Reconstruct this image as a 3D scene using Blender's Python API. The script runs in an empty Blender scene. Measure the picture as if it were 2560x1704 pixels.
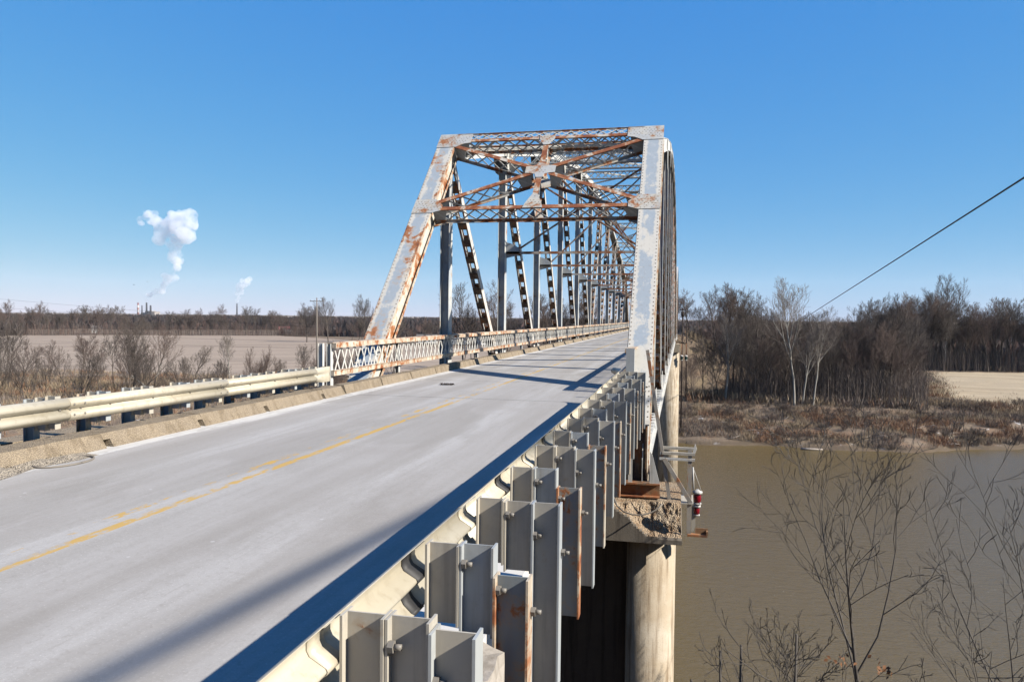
import bpy, math, random
from mathutils import Vector, Matrix, noise as mnoise
V = Vector
rad = math.radians
sc = bpy.context.scene
COL = sc.collection

# ------------------------------------------------------------------ camera, sky, sun, exposure
def setup_view():
    yaw, pitch, roll, fpx = .2185, .0317, .011, 1893.3
    cy, sy, cp, sp = math.cos(yaw), math.sin(yaw), math.cos(pitch), math.sin(pitch)
    F = V((-sy*cp, cy*cp, -sp)); Rt = V((cy, sy, 0)); U = Rt.cross(F)
    ex = Rt*math.cos(roll) + U*math.sin(roll)
    ey = U*math.cos(roll) - Rt*math.sin(roll)
    cam = bpy.data.cameras.new('camera'); co = bpy.data.objects.new('camera', cam); COL.objects.link(co)
    m = Matrix((ex, ey, -F)).transposed().to_4x4(); m.translation = V((0, 0, 2.0))
    co.matrix_world = m
    cam.sensor_width = 36; cam.lens = fpx/2560*36; cam.clip_start = .05; cam.clip_end = 20000
    sc.camera = co
SUN = V((1.45, -.29, 1.0)).normalized()
setup_view()
w = bpy.data.worlds.new('World'); sc.world = w; w.use_nodes = True
wn = w.node_tree
bg = wn.nodes['Background']
sky = wn.nodes.new('ShaderNodeTexSky'); sky.sky_type = 'NISHITA'; sky.sun_disc = False
sky.sun_elevation = math.asin(SUN.z); sky.sun_rotation = math.atan2(SUN.x, SUN.y)
sky.altitude = 2000; sky.air_density = 1.0; sky.dust_density = .1; sky.ozone_density = 6
# grade the clear winter sky: deeper blue overhead, pale blue instead of yellow at the horizon
sp_ = wn.nodes.new('ShaderNodeSeparateColor'); cb_ = wn.nodes.new('ShaderNodeCombineColor'); wn.links.new(sky.outputs[0], sp_.inputs[0])
for i_, (p_, k_) in enumerate(((1.1, .60), (.52, .60), (.10, .77))):
    a_ = wn.nodes.new('ShaderNodeMath'); a_.operation = 'MULTIPLY'; a_.inputs[1].default_value = .15; wn.links.new(sp_.outputs[i_], a_.inputs[0])
    b_ = wn.nodes.new('ShaderNodeMath'); b_.operation = 'POWER'; b_.inputs[1].default_value = p_; wn.links.new(a_.outputs[0], b_.inputs[0])
    c_ = wn.nodes.new('ShaderNodeMath'); c_.operation = 'MULTIPLY'; c_.inputs[1].default_value = k_/.1/2.55; wn.links.new(b_.outputs[0], c_.inputs[0]); wn.links.new(c_.outputs[0], cb_.inputs[i_])
wn.links.new(cb_.outputs[0], bg.inputs[0]); bg.inputs[1].default_value = .1
sl = bpy.data.lights.new('sun', 'SUN'); so = bpy.data.objects.new('sun', sl); COL.objects.link(so)
sl.energy = 5.0; sl.angle = rad(.5); sl.color = (1.0, .925, .815)
so.rotation_euler = SUN.to_track_quat('Z', 'Y').to_euler(); so.location = SUN*60
sc.view_settings.view_transform = 'Standard'; sc.view_settings.look = 'None'
sc.view_settings.exposure = 1.35; sc.view_settings.gamma = 1.0
sc.cycles.max_bounces = 12; sc.cycles.diffuse_bounces = 3; sc.cycles.glossy_bounces = 3; sc.cycles.volume_bounces = 12; sc.cycles.transparent_max_bounces = 8

# ------------------------------------------------------------------ material helpers
ALB = .46   # overall level of the base colours below
class NT:
    def __init__(s, name):
        s.m = bpy.data.materials.new(name); s.m.use_nodes = True
        s.t = s.m.node_tree; s.b = s.t.nodes['Principled BSDF']
        s.tc = s.t.nodes.new('ShaderNodeTexCoord'); s.oi = s.t.nodes.new('ShaderNodeObjectInfo')
    def n(s, k): return s.t.nodes.new('ShaderNode'+k)
    def put(s, sock, v):
        if isinstance(v, bpy.types.NodeSocket): s.t.links.new(v, sock)
        elif v is not None: sock.default_value = v if not isinstance(v, tuple) or len(v) != 3 or sock.type != 'RGBA' else (*v, 1)
    def vec(s, scale=(1, 1, 1), rnd=True):
        a = s.n('VectorMath'); a.operation = 'MULTIPLY'; s.put(a.inputs[0], s.tc.outputs['Object']); a.inputs[1].default_value = scale
        if not rnd: return a.outputs[0]
        b = s.n('VectorMath'); b.operation = 'ADD'; s.put(b.inputs[0], a.outputs[0])
        c = s.n('VectorMath'); c.operation = 'SCALE'; c.inputs[0].default_value = (37, 53, 29); s.put(c.inputs['Scale'], s.oi.outputs['Random'])
        s.put(b.inputs[1], c.outputs[0]); return b.outputs[0]
    def noise(s, vec, scale, detail=4, rough=.6, dist=0):
        a = s.n('TexNoise'); s.put(a.inputs['Vector'], vec); a.inputs['Scale'].default_value = scale
        a.inputs['Detail'].default_value = detail; a.inputs['Roughness'].default_value = rough; a.inputs['Distortion'].default_value = dist
        return a.outputs['Fac']
    def vor(s, vec, scale, feat='F1'):
        a = s.n('TexVoronoi'); a.feature = feat; s.put(a.inputs['Vector'], vec); a.inputs['Scale'].default_value = scale
        return a.outputs['Distance']
    def step(s, x, lo, hi, a=0., b=1.):
        r = s.n('MapRange'); r.interpolation_type = 'SMOOTHSTEP'; s.put(r.inputs[0], x)
        s.put(r.inputs[1], lo); s.put(r.inputs[2], hi); r.inputs[3].default_value = a; r.inputs[4].default_value = b
        return r.outputs[0]
    def math(s, op, a, b=None, c=None):
        r = s.n('Math'); r.operation = op; s.put(r.inputs[0], a)
        if b is not None: s.put(r.inputs[1], b)
        if c is not None: s.put(r.inputs[2], c)
        return r.outputs[0]
    def mix(s, f, a, b):
        r = s.n('Mix'); r.data_type = 'RGBA'; s.put(r.inputs[0], f); s.put(r.inputs[6], a); s.put(r.inputs[7], b); return r.outputs[2]
    def sep(s, vec=None):
        r = s.n('SeparateXYZ'); s.put(r.inputs[0], vec or s.tc.outputs['Object']); return r.outputs
    def bump(s, h, strength=.3, dist=.02):
        r = s.n('Bump'); s.put(r.inputs['Height'], h); r.inputs['Strength'].default_value = strength; r.inputs['Distance'].default_value = dist
        s.put(s.b.inputs['Normal'], r.outputs[0])
    def fin(s, col, rough=.7, spec=.4, metal=0):
        if isinstance(col, bpy.types.NodeSocket):
            k = s.n('VectorMath'); k.operation = 'MULTIPLY'; s.put(k.inputs[0], col); k.inputs[1].default_value = (ALB,)*3; col = k.outputs[0]
        s.put(s.b.inputs['Base Color'], col); s.put(s.b.inputs['Roughness'], rough)
        s.b.inputs['Specular IOR Level'].default_value = spec; s.b.inputs['Metallic'].default_value = metal
        return s.m

def painted_steel(name, base, patch, rust, rough=.55, streak=True, rustscale=1.0):
    t = NT(name); v = t.vec()
    p = t.step(t.noise(v, .9, 5, .65), .42, .58)
    col = t.mix(p, base, patch)
    d = t.noise(v, 9, 4, .7); col = t.mix(t.math('MULTIPLY', t.step(d, .5, .75), .25), col, (.30, .30, .29))
    n1 = t.noise(v, 1.7*rustscale, 9, .68, .4)
    if streak:
        n2 = t.noise(t.vec((5, 5, .6)), 1.2, 5, .6)
        n1 = t.math('ADD', t.math('MULTIPLY', n1, .7), t.math('MULTIPLY', n2, .3))
    lo = .70-.34*rust
    r = t.step(n1, lo, lo+.06); r2 = t.step(n1, lo+.05, lo+.14)
    stain = t.math('MULTIPLY', t.step(n1, lo-.07, lo+.02), .45)
    col = t.mix(stain, col, (.52, .36, .2))
    gr_ = t.noise(t.vec((9, 9, .5)), 1.3, 5, .65); col = t.mix(t.math('MULTIPLY', t.step(gr_, .50, .72), .5), col, (.34, .31, .27))
    rc = t.mix(t.noise(v, 14, 3), (.38, .12, .05), (.20, .065, .03))
    col = t.mix(r, col, (.46, .19, .08)); col = t.mix(r2, col, rc)
    t.bump(t.math('ADD', t.math('MULTIPLY', r, .6), t.math('MULTIPLY', d, .3)), .25, .01)
    return t.fin(col, t.math('ADD', t.math('MULTIPLY', r, .3), rough), .3)

M = {}
M['steel'] = painted_steel('weathered_steel_paint', (.74, .75, .72), (.56, .61, .65), .33)
M['steel_rusty'] = painted_steel('rusty_steel_paint', (.62, .60, .55), (.52, .54, .55), .66)
M['steel_white'] = painted_steel('white_steel_paint', (.86, .84, .78), (.74, .75, .73), .26)
M['lip'] = painted_steel('rusty_steel_edge', (.82, .75, .62), (.70, .60, .48), .60, rustscale=2)
M['portal_paint'] = painted_steel('portal_strut_paint', (.82, .75, .65), (.70, .66, .6), .84, streak=False, rustscale=1.3)
M['brace'] = painted_steel('weathered_angle_paint', (.52, .48, .42), (.44, .42, .39), .44, .6, True, 2)
M['gusset'] = painted_steel('gusset_plate_paint', (.70, .68, .61), (.60, .62, .62), .44, streak=False, rustscale=.8)
M['galv'] = painted_steel('grey_post_paint', (.68, .625, .52), (.60, .565, .49), .17, .5, True, 3)
M['galv_blue'] = painted_steel('blue_grey_post_paint', (.54, .57, .57), (.49, .53, .56), .08, .5)
M['post_rust'] = painted_steel('rust_spotted_post_paint', (.34, .38, .39), (.30, .34, .36), .46, .6, True, 5)
M['rust'] = painted_steel('bare_rust', (.22, .09, .04), (.30, .14, .06), .7, .8)
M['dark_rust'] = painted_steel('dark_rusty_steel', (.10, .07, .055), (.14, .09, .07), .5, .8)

def m_endpost():
    t = NT('end_post_paint'); v = t.vec(rnd=False); x, y, z = t.sep()
    a = t.math('ABSOLUTE', t.math('SUBTRACT', t.math('ABSOLUTE', x), 4.06))
    n = t.noise(v, 1.6, 7, .7); n2 = t.noise(t.vec((1, .6, .6), False), 1.1, 6, .65); n3 = t.noise(v, 5, 6, .7)
    band = t.step(t.math('ADD', a, t.math('MULTIPLY', t.math('SUBTRACT', n3, .5), .35)), .17, .23, 1., 0.)
    col = t.mix(t.math('MULTIPLY', band, t.step(n2, .38, .46)), (.80, .77, .69), (.47, .54, .60))
    col = t.mix(t.math('MULTIPLY', t.step(n3, .52, .7), .35), col, (.88, .87, .84))
    g = t.noise(t.vec((9, 9, .5), False), 1.3, 5, .65); col = t.mix(t.math('MULTIPLY', t.step(g, .52, .74), .4), col, (.38, .34, .29))
    left = t.step(x, -1, 1, .048, -.03)                      # the left post has rusted much more than the right
    r0 = t.math('ADD', t.math('ADD', t.math('MULTIPLY', n, .55), t.math('MULTIPLY', n2, .45)), left)
    r0 = t.math('ADD', r0, t.step(a, .2, .36, 0., .05))
    st_ = t.step(r0, .56, .62); r1 = t.step(r0, .61, .64); r2 = t.step(r0, .64, .70)
    col = t.mix(t.math('MULTIPLY', st_, .5), col, (.66, .46, .27)); col = t.mix(r1, col, (.50, .20, .075)); col = t.mix(r2, col, t.mix(n3, (.36, .12, .05), (.2, .07, .03)))
    t.bump(t.math('ADD', n3, r1), .2, .01)
    return t.fin(col, .55, .3)
def simple(name, c1, c2, scale=3, rough=.75, spec=.3, bump=0, rnd=True):
    t = NT(name); v = t.vec(rnd=rnd); n = t.noise(v, scale, 5, .65)
    if bump: t.bump(n, bump, .02)
    return t.fin(t.mix(n, c1, c2), rough, spec)
M['bolt'] = simple('bolt_steel', (.35, .33, .29), (.22, .2, .18), 20, .5)
M['rivet'] = simple('rivet_paint', (.20, .18, .15), (.34, .24, .15), 6, .8, .1)
M['black'] = simple('black_cable', (.008, .008, .009), (.012, .012, .012), 3, .5)
M['dark_tab'] = simple('dark_back_plate', (.05, .05, .055), (.03, .03, .03), 6, .6)
M['wood_pole'] = simple('grey_timber_pole', (.36, .31, .27), (.24, .21, .18), 3, .9)
M['dark_pole'] = simple('dark_timber_pole', (.045, .028, .022), (.03, .02, .018), 3, .9)
M['bark'] = simple('grey_brown_bark', (.20, .165, .14), (.10, .085, .075), .8, .9, .1)
M['twig'] = simple('grey_brown_twigs', (.215, .18, .158), (.12, .102, .092), .3, .9, .1)
M['twig_red'] = simple('reddish_brown_twigs', (.25, .185, .16), (.145, .11, .098), .3, .9, .1)
M['bark_near'] = simple('smooth_grey_bark', (.17, .15, .13), (.06, .054, .05), 5, .8, .2)
M['bark_white'] = simple('white_sycamore_bark', (.62, .59, .53), (.36, .33, .28), .5, .8, .2)
M['twig_pale'] = simple('pale_grey_twigs', (.38, .33, .29), (.24, .2, .175), .3, .9, .1)
M['leaf'] = simple('dry_orange_leaves', (.36, .16, .06), (.2, .09, .04), 5, .8)
M['lens'] = simple('red_lens_glass', (.30, .006, .018), (.2, .004, .012), 4, .12, .6)
M['lens_green'] = simple('green_lens_glass', (.01, .06, .05), (.008, .04, .04), 4, .12, .6)
M['lamp_white'] = simple('white_lantern_paint', (.72, .71, .68), (.55, .53, .5), 6, .5)
M['house_white'] = simple('white_siding', (.75, .75, .74), (.66, .66, .66), .5, .7)
M['house_red'] = simple('red_barn_boards', (.50, .12, .13), (.40, .10, .10), .5, .8)
M['roof'] = simple('grey_shingle_roof', (.22, .21, .2), (.16, .15, .15), .5, .9)
M['dark_glass'] = simple('dark_window', (.03, .035, .04), (.02, .02, .02), 1, .2, .5)
M['stack'] = simple('dark_stack_concrete', (.10, .10, .11), (.07, .07, .08), .05, .9)
M['stack_pale'] = simple('pale_plant_walls', (.5, .45, .42), (.4, .37, .36), .02, .9)
M['bird'] = simple('white_feathers', (.75, .75, .75), (.5, .5, .5), 3, .8)
M['bird_dark'] = simple('grey_feathers', (.16, .16, .16), (.1, .1, .1), 3, .8)
M['driftwood'] = simple('pale_driftwood', (.55, .49, .44), (.42, .36, .31), 2, .9)
M['hose'] = simple('grey_conduit', (.34, .31, .27), (.22, .19, .16), 6, .7)

M['end_post'] = m_endpost()
M['outer_rust'] = painted_steel('heavily_rusted_paint', (.5, .44, .38), (.42, .34, .28), .95)
def m_cream():
    t = NT('cream_rail_paint'); v = t.vec(); n = t.noise(t.vec((1, .35, 4)), 2.2, 6, .6)
    col = t.mix(t.step(n, .35, .7), (.62, .555, .42), (.72, .67, .55))
    d = t.noise(v, 8, 5, .7); col = t.mix(t.math('MULTIPLY', t.step(d, .52, .72), .6), col, (.40, .33, .22)); gs_ = t.noise(t.vec((4, 6, .5)), 1.3, 5, .7); col = t.mix(t.math('MULTIPLY', t.step(gs_, .52, .7), .4), col, (.42, .35, .25))
    t.bump(n, .06, .01)
    return t.fin(col, .42, .4)
M['cream'] = m_cream()

def m_striped():
    t = NT('red_white_stack_paint'); z = t.sep()[2]
    f = t.math('GREATER_THAN', t.math('FRACT', t.math('DIVIDE', z, 28.)), .5)
    return t.fin(t.mix(f, (.8, .8, .8), (.5, .25, .25)), .8)
M['stripe'] = m_striped()

def m_concrete(name, a, b, dirt, pebble=0, bumps=.3, pb=.75):
    t = NT(name); v = t.vec()
    n = t.noise(v, 1.3, 7, .68); col = t.mix(t.step(n, .3, .7), a, b)
    s = t.noise(t.vec((4, 4, .25)), 1.6, 5, .6); col = t.mix(t.math('MULTIPLY', t.step(s, .46, .68), .85), col, dirt)
    f = t.noise(v, 26, 3, .7)
    col = t.mix(t.math('MULTIPLY', t.step(f, .55, .7), .3), col, (.16, .14, .12))
    h = t.math('ADD', t.math('MULTIPLY', n, .5), t.math('MULTIPLY', f, .5))
    if pebble:
        p = t.vor(v, pebble); col = t.mix(t.math('MULTIPLY', t.step(p, .25, .6), pb), col, (.10, .085, .07))
        h = t.math('SUBTRACT', h, t.math('MULTIPLY', p, 1.2))
    t.bump(h, bumps, .03)
    return t.fin(col, .85, .2)
M['kerb'] = m_concrete('tan_kerb_concrete', (.62, .50, .35), (.52, .425, .31), (.38, .295, .195), 60, .6, .5)
M['kerb_rough'] = m_concrete('crumbled_kerb_concrete', (.78, .68, .54), (.66, .58, .47), (.52, .45, .36), 42, .8, .45)
M['wall_shade'] = m_concrete('shade_dark_concrete', (.10, .085, .07), (.075, .065, .055), (.04, .035, .03))  # near-black base puts the under-deck shade into the web wall's colour
M['pier'] = m_concrete('streaked_pier_concrete', (.56, .46, .33), (.70, .62, .50), (.24, .165, .095))
M['cap'] = m_concrete('dirty_cap_concrete', (.30, .26, .21), (.24, .215, .18), (.13, .11, .09))
M['spall'] = m_concrete('spalled_concrete', (.74, .60, .43), (.62, .42, .25), (.5, .3, .15), 30, 1.0, .5)
M['stub'] = m_concrete('pale_stub_concrete', (.55, .50, .44), (.46, .42, .37), (.3, .26, .21))
M['slab'] = m_concrete('deck_edge_concrete', (.34, .31, .27), (.28, .26, .23), (.18, .15, .13))

def m_road():
    t = NT('worn_concrete_road'); x, y, z = t.sep(); ob = t.tc.outputs['Object']
    v = t.vec((1, 1, 1), False); vs = t.vec((1.6, .10, 1), False); vs2 = t.vec((5, .35, 1), False)
    n = t.noise(vs, 1.5, 5, .6); n2 = t.noise(vs2, 1.0, 4, .6); n3 = t.noise(v, .35, 4, .6); g = t.noise(v, 13, 5, .8); g2 = t.noise(v, 70, 3, .85)
    col = t.mix(t.step(n, .35, .66), (.49, .47, .44), (.60, .585, .565))
    col = t.mix(t.math('MULTIPLY', t.step(n2, .55, .75), .35), col, (.68, .665, .65))
    col = t.mix(t.math('MULTIPLY', t.step(n3, .5, .7), .4), col, (.42, .39, .355))
    col = t.mix(t.math('MULTIPLY', t.step(g, .48, .72), .5), col, (.37, .34, .31))
    bl = t.noise(t.vec((1, .3, 1), False), .8, 6, .7); col = t.mix(t.math('MULTIPLY', t.step(bl, .50, .66), .5), col, (.38, .355, .32))
    gw = t.noise(v, 45, 3, .85); col = t.mix(t.math('MULTIPLY', t.step(gw, .55, .70), .7), col, (.84, .81, .77))
    col = t.mix(t.math('MULTIPLY', t.step(g2, .5, .75), .5), col, (.33, .31, .29))
    for xc_, hw_ in ((-6.0, .32), (-7.35, .3), (-4.2, .32), (-2.75, .36)):   # tyre polished lanes
        a_ = t.math('ABSOLUTE', t.math('ADD', t.math('SUBTRACT', x, xc_), t.math('MULTIPLY', t.math('SUBTRACT', n, .5), .5)))
        col = t.mix(t.step(a_, hw_*.3, hw_*2, .34, 0.), col, (.40, .37, .335))
    pt = t.noise(t.vec((.9, .22, 1), False), .6, 3, .5); col = t.mix(t.math('MULTIPLY', t.step(pt, .56, .60), .28), col, (.36, .335, .30))
    sp = t.vor(v, 2.1); col = t.mix(t.math('MULTIPLY', t.step(sp, .035, .05, 1., 0.), .5), col, (.82, .81, .80))
    sk = t.noise(t.vec((14, 1.1, 1), False), 1.0, 4, .7); col = t.mix(t.math('MULTIPLY', t.step(sk, .55, .72), .4), col, (.40, .37, .34))
    # road salt along both edges
    e1 = t.math('ABSOLUTE', t.math('SUBTRACT', x, -5.0))
    wob = t.math('MULTIPLY', t.math('SUBTRACT', t.noise(t.vec((2, .5, 1), False), 1.1, 6, .65), .5), 1.5)
    sm = t.step(t.math('ADD', e1, wob), 2.8, 3.2)
    col = t.mix(t.math('MULTIPLY', sm, .9), col, (.86, .84, .80))
    # joints
    def line(coord, c, hw, soft=.012):
        a = t.math('ABSOLUTE', t.math('SUBTRACT', coord, c)); return t.step(a, hw, hw+soft, 1., 0.)
    fr = t.math('FRACT', t.math('DIVIDE', t.math('SUBTRACT', y, 17.78-.015), 4.89))
    j = t.math('MULTIPLY', t.math('LESS_THAN', fr, .0085), t.math('GREATER_THAN', y, 17.5))
    col = t.mix(t.math('MULTIPLY', j, .9), col, (.07, .065, .06))
    # worn markings
    wear = t.noise(t.vec((6, 2.2, 1), False), 1.6, 7, .72); wear2 = t.noise(t.vec((3, .5, 1), False), 1.0, 4, .6)
    wr = t.math('ADD', t.math('MULTIPLY', wear, .6), t.math('MULTIPLY', wear2, .4))
    ya = t.math('MULTIPLY', line(x, -5.13, .055), t.step(wr, .44, .52))
    yb = t.math('MULTIPLY', line(x, -5.37, .055), t.step(wr, .525, .57))
    yl = t.math('MULTIPLY', t.math('MAXIMUM', ya, yb), .9)
    col = t.mix(yl, col, (.72, .46, .11))
    wl = t.math('MULTIPLY', line(x, -8.0, .055), t.step(wear, .42, .56))
    col = t.mix(t.math('MULTIPLY', wl, .8), col, (.92, .91, .88))
    t.bump(t.math('ADD', g, t.math('MULTIPLY', g2, .5)), .22, .008)
    return t.fin(col, .82, .25)
M['road'] = m_road()

def m_ground():
    t = NT('dead_grass_ground'); v = t.vec((1, 1, 1), False); x, y, z = t.sep()
    n = t.noise(v, .05, 6, .65); n2 = t.noise(v, .4, 6, .7); n3 = t.noise(t.vec((1, 1, 1.5), False), .16, 5, .6)
    col = t.mix(t.step(n, .35, .65), (.22, .17, .13), (.32, .25, .19))
    col = t.mix(t.math('MULTIPLY', t.step(n2, .48, .64), .8), col, (.40, .31, .20))
    col = t.mix(t.math('MULTIPLY', t.step(n3, .50, .62), .75), col, (.32, .215, .145))
    n4 = t.noise(v, 1.6, 5, .75); col = t.mix(t.math('MULTIPLY', t.step(n4, .52, .66), .85), col, (.10, .085, .075))
    sn = t.math('MULTIPLY', t.step(t.noise(v, .22, 7, .72), .60, .66), t.step(n4, .40, .55))
    sn = t.math('MULTIPLY', sn, t.step(z, -22.5, -20.5, 1., .15))
    col = t.mix(sn, col, (.95, .96, .98))
    col = t.mix(t.step(z, -26.6, -25.9, .75, 0.), col, (.15, .115, .08))
    t.bump(n4, .8, .3)
    return t.fin(col, .95, .1)
M['ground'] = m_ground()

def m_field(name, a, b, c, stripe):
    t = NT(name); v = t.vec((1, 1, 1), False)
    rot = t.n('VectorRotate'); rot.rotation_type = 'Z_AXIS'; t.put(rot.inputs['Vector'], v); rot.inputs['Angle'].default_value = stripe
    m = t.n('VectorMath'); m.operation = 'MULTIPLY'; t.put(m.inputs[0], rot.outputs[0]); m.inputs[1].default_value = (.004, .09, 1)
    s = t.noise(m.outputs[0], 1.0, 6, .7); n = t.noise(v, .02, 5, .6); f = t.noise(v, 1.2, 4, .7)
    col = t.mix(t.step(s, .38, .62), a, b); col = t.mix(t.math('MULTIPLY', t.step(n, .5, .68), .5), col, c)
    col = t.mix(t.math('MULTIPLY', t.step(f, .5, .7), .35), col, (.28, .22, .17))
    t.bump(f, .5, .2)
    return t.fin(col, .95, .1)
M['field'] = m_field('tilled_field_soil', (.42, .335, .265), (.54, .44, .35), (.37, .30, .24), rad(-35))
M['stubble'] = m_field('dry_stubble', (.52, .42, .285), (.64, .53, .37), (.38, .31, .21), rad(12))

def m_water():
    t = NT('muddy_river_water'); v = t.vec((1, 1, 1), False)
    w1 = t.noise(t.vec((.6, 1.5, 1), False), .9, 4, .6, .3); w2 = t.noise(t.vec((1, 2, 1), False), 3.0, 3, .6)
    n = t.noise(v, .03, 3, .5)
    col = t.mix(n, (.20, .142, .052), (.185, .137, .06))
    fl = t.math('MULTIPLY', t.step(t.vor(v, 1.3), .10, .05, 0., 1.), t.step(t.noise(v, .07, 3, .6), .55, .62))
    col = t.mix(t.math('MULTIPLY', fl, .8), col, (.6, .57, .5))
    t.bump(t.math('ADD', w1, t.math('MULTIPLY', w2, .45)), .42, .3)
    return t.fin(col, .17, .38)
M['water'] = m_water()

def m_smoke(name, dens):
    t = NT(name); t.t.nodes.remove(t.b)
    p = t.n('VolumePrincipled'); p.inputs['Color'].default_value = (.83, .85, .89, 1); p.inputs['Anisotropy'].default_value = .0
    v = t.tc.outputs['Object']; n = t.noise(v, .013, 6, .62, .3); n2 = t.noise(v, .05, 3, .6)
    f = t.step(t.math('ADD', t.math('MULTIPLY', n, .75), t.math('MULTIPLY', n2, .25)), .34, .62, 0., dens)
    t.t.links.new(f, p.inputs['Density'])
    t.t.links.new(p.outputs[0], t.t.nodes['Material Output'].inputs['Volume'])
    return t.m

# ------------------------------------------------------------------ mesh builder
ORG = {}
class MB:
    def __init__(s): s.v = []; s.f = []; s.m = []; s.s = []
    def add(s, vs, fs, mi=0, sm=False):
        k = len(s.v); s.v += [tuple(p) for p in vs]
        for f in fs: s.f.append([i+k for i in f]); s.m.append(mi); s.s.append(sm)
    def hexa(s, p, mi=0): s.add(p, [(0, 3, 2, 1), (4, 5, 6, 7), (0, 1, 5, 4), (1, 2, 6, 5), (2, 3, 7, 6), (3, 0, 4, 7)], mi)
    def box(s, lo, hi, mi=0):
        (a, b, c), (d, e, f) = lo, hi
        s.hexa([(a, b, c), (d, b, c), (d, e, c), (a, e, c), (a, b, f), (d, b, f), (d, e, f), (a, e, f)], mi)
    def bar(s, p, q, w, h, up=(0, 0, 1), off=(0, 0), mi=0):
        p, q, up = V(p), V(q), V(up); d = (q-p).normalized(); u = up - d*up.dot(d)
        u = u.normalized() if u.length > 1e-6 else d.orthogonal().normalized()
        r = d.cross(u); o = r*off[0]+u*off[1]
        P = [e+o+r*(a*w/2)+u*(b*h/2) for e in (p, q) for a, b in ((-1, -1), (1, -1), (1, 1), (-1, 1))]
        s.hexa(P, mi)
    def plate(s, pts, n, t, mi=0):
        n = V(n).normalized()*t/2; k = len(pts); P = [V(p)-n for p in pts]+[V(p)+n for p in pts]
        s.add(P, [list(range(k))[::-1], list(range(k, 2*k))]+[(i, (i+1) % k, k+(i+1) % k, k+i) for i in range(k)], mi)
    def tube(s, pts, rs, n=6, mi=0, sm=True, cap=True):
        pts = [V(p) for p in pts]; d0 = (pts[1]-pts[0]).normalized(); u = d0.orthogonal().normalized(); vs = []
        for i, p in enumerate(pts):
            d = (pts[min(i+1, len(pts)-1)]-pts[max(i-1, 0)]).normalized()
            u = u-d*u.dot(d); u = u.normalized() if u.length > 1e-6 else d.orthogonal().normalized(); r = d.cross(u)
            for j in range(n):
                a = 2*math.pi*j/n; vs.append(p+(u*math.cos(a)+r*math.sin(a))*rs[i])
        fs = [(i*n+j, i*n+(j+1) % n, (i+1)*n+(j+1) % n, (i+1)*n+j) for i in range(len(pts)-1) for j in range(n)]
        if cap: fs += [list(range(n))[::-1], list(range((len(pts)-1)*n, len(pts)*n))]
        s.add(vs, fs, mi, sm)
    def dome(s, c, n, r, mi=0):
        c, n = V(c), V(n).normalized(); u = n.orthogonal().normalized(); w = n.cross(u)
        vs = [c+(u*math.cos(a*1.0472)+w*math.sin(a*1.0472))*r for a in range(6)]
        vs += [c+(u*math.cos(a*1.0472)+w*math.sin(a*1.0472))*r*.6+n*r*.55 for a in range(6)]
        s.add(vs, [(i, (i+1) % 6, 6+(i+1) % 6, 6+i) for i in range(6)]+[(6, 7, 8, 9, 10, 11)], mi)
    def isec(s, x0, x1, y, z0, z1, fw=.10, tw=.008, tf=.011, mi=0, mf=0):
        s.box((x0+tf, y-tw/2, z0), (x1-tf, y+tw/2, z1), mi)
        s.box((x0, y-fw/2, z0), (x0+tf, y+fw/2, z1), mf); s.box((x1-tf, y-fw/2, z0), (x1, y+fw/2, z1), mf)
    def lace(s, a0, a1, b0, b1, pitch, w, t, nrm, mi=0, single=False):
        a0, a1, b0, b1 = V(a0), V(a1), V(b0), V(b1); L = (a1-a0).length; k = max(1, round(L/pitch)); nn = V(nrm).normalized()
        for i in range(k):
            f0, f1 = i/k, (i+1)/k
            s.bar(a0.lerp(a1, f0)+nn*t*.5, b0.lerp(b1, f1)+nn*t*.5, w, t, nrm, mi=mi)
            if not single: s.bar(b0.lerp(b1, f0)-nn*t*.55, a0.lerp(a1, f1)-nn*t*.55, w, t, nrm, mi=mi)
    def build(s, name, mats, parent=None):
        o = ORG.get(parent.name, V()) if parent else V()
        me = bpy.data.meshes.new(name)
        me.from_pydata([(x-o.x, y-o.y, z-o.z) for x, y, z in s.v] if o.length else s.v, [], s.f)
        for m in (mats if isinstance(mats, (list, tuple)) else [mats]): me.materials.append(M[m] if isinstance(m, str) else m)
        me.polygons.foreach_set('material_index', s.m); me.polygons.foreach_set('use_smooth', s.s); me.update()
        ob = bpy.data.objects.new(name, me); COL.objects.link(ob)
        if parent: ob.parent = parent; ORG[ob.name] = o
        return ob
    def mapped(s, fn, flip=False):
        r = MB(); r.v = [fn(p) for p in s.v]; r.f = [f[::-1] if flip else f[:] for f in s.f]; r.m = s.m[:]; r.s = s.s[:]; return r

def tag(o, label=None, cat=None, group=None, kind=None):
    if label: o['label'] = label
    if cat: o['category'] = cat
    if group: o['group'] = group
    if kind: o['kind'] = kind
    return o
def thing(name, loc, label, cat, group=None):
    o = bpy.data.objects.new(name, None); COL.objects.link(o); o.location = loc; o.empty_display_size = .2
    ORG[o.name] = V(loc); return tag(o, label, cat, group)
def copy_tree(o, parent=None):
    c = o.copy(); COL.objects.link(c)
    if parent: c.parent = parent
    for ch in [x for x in KIDS.get(o.name, o.children)]: copy_tree(ch, c)
    return c
KIDS = {}
def kids(o):
    KIDS[o.name] = list(o.children)
    for c in o.children: kids(c)

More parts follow.
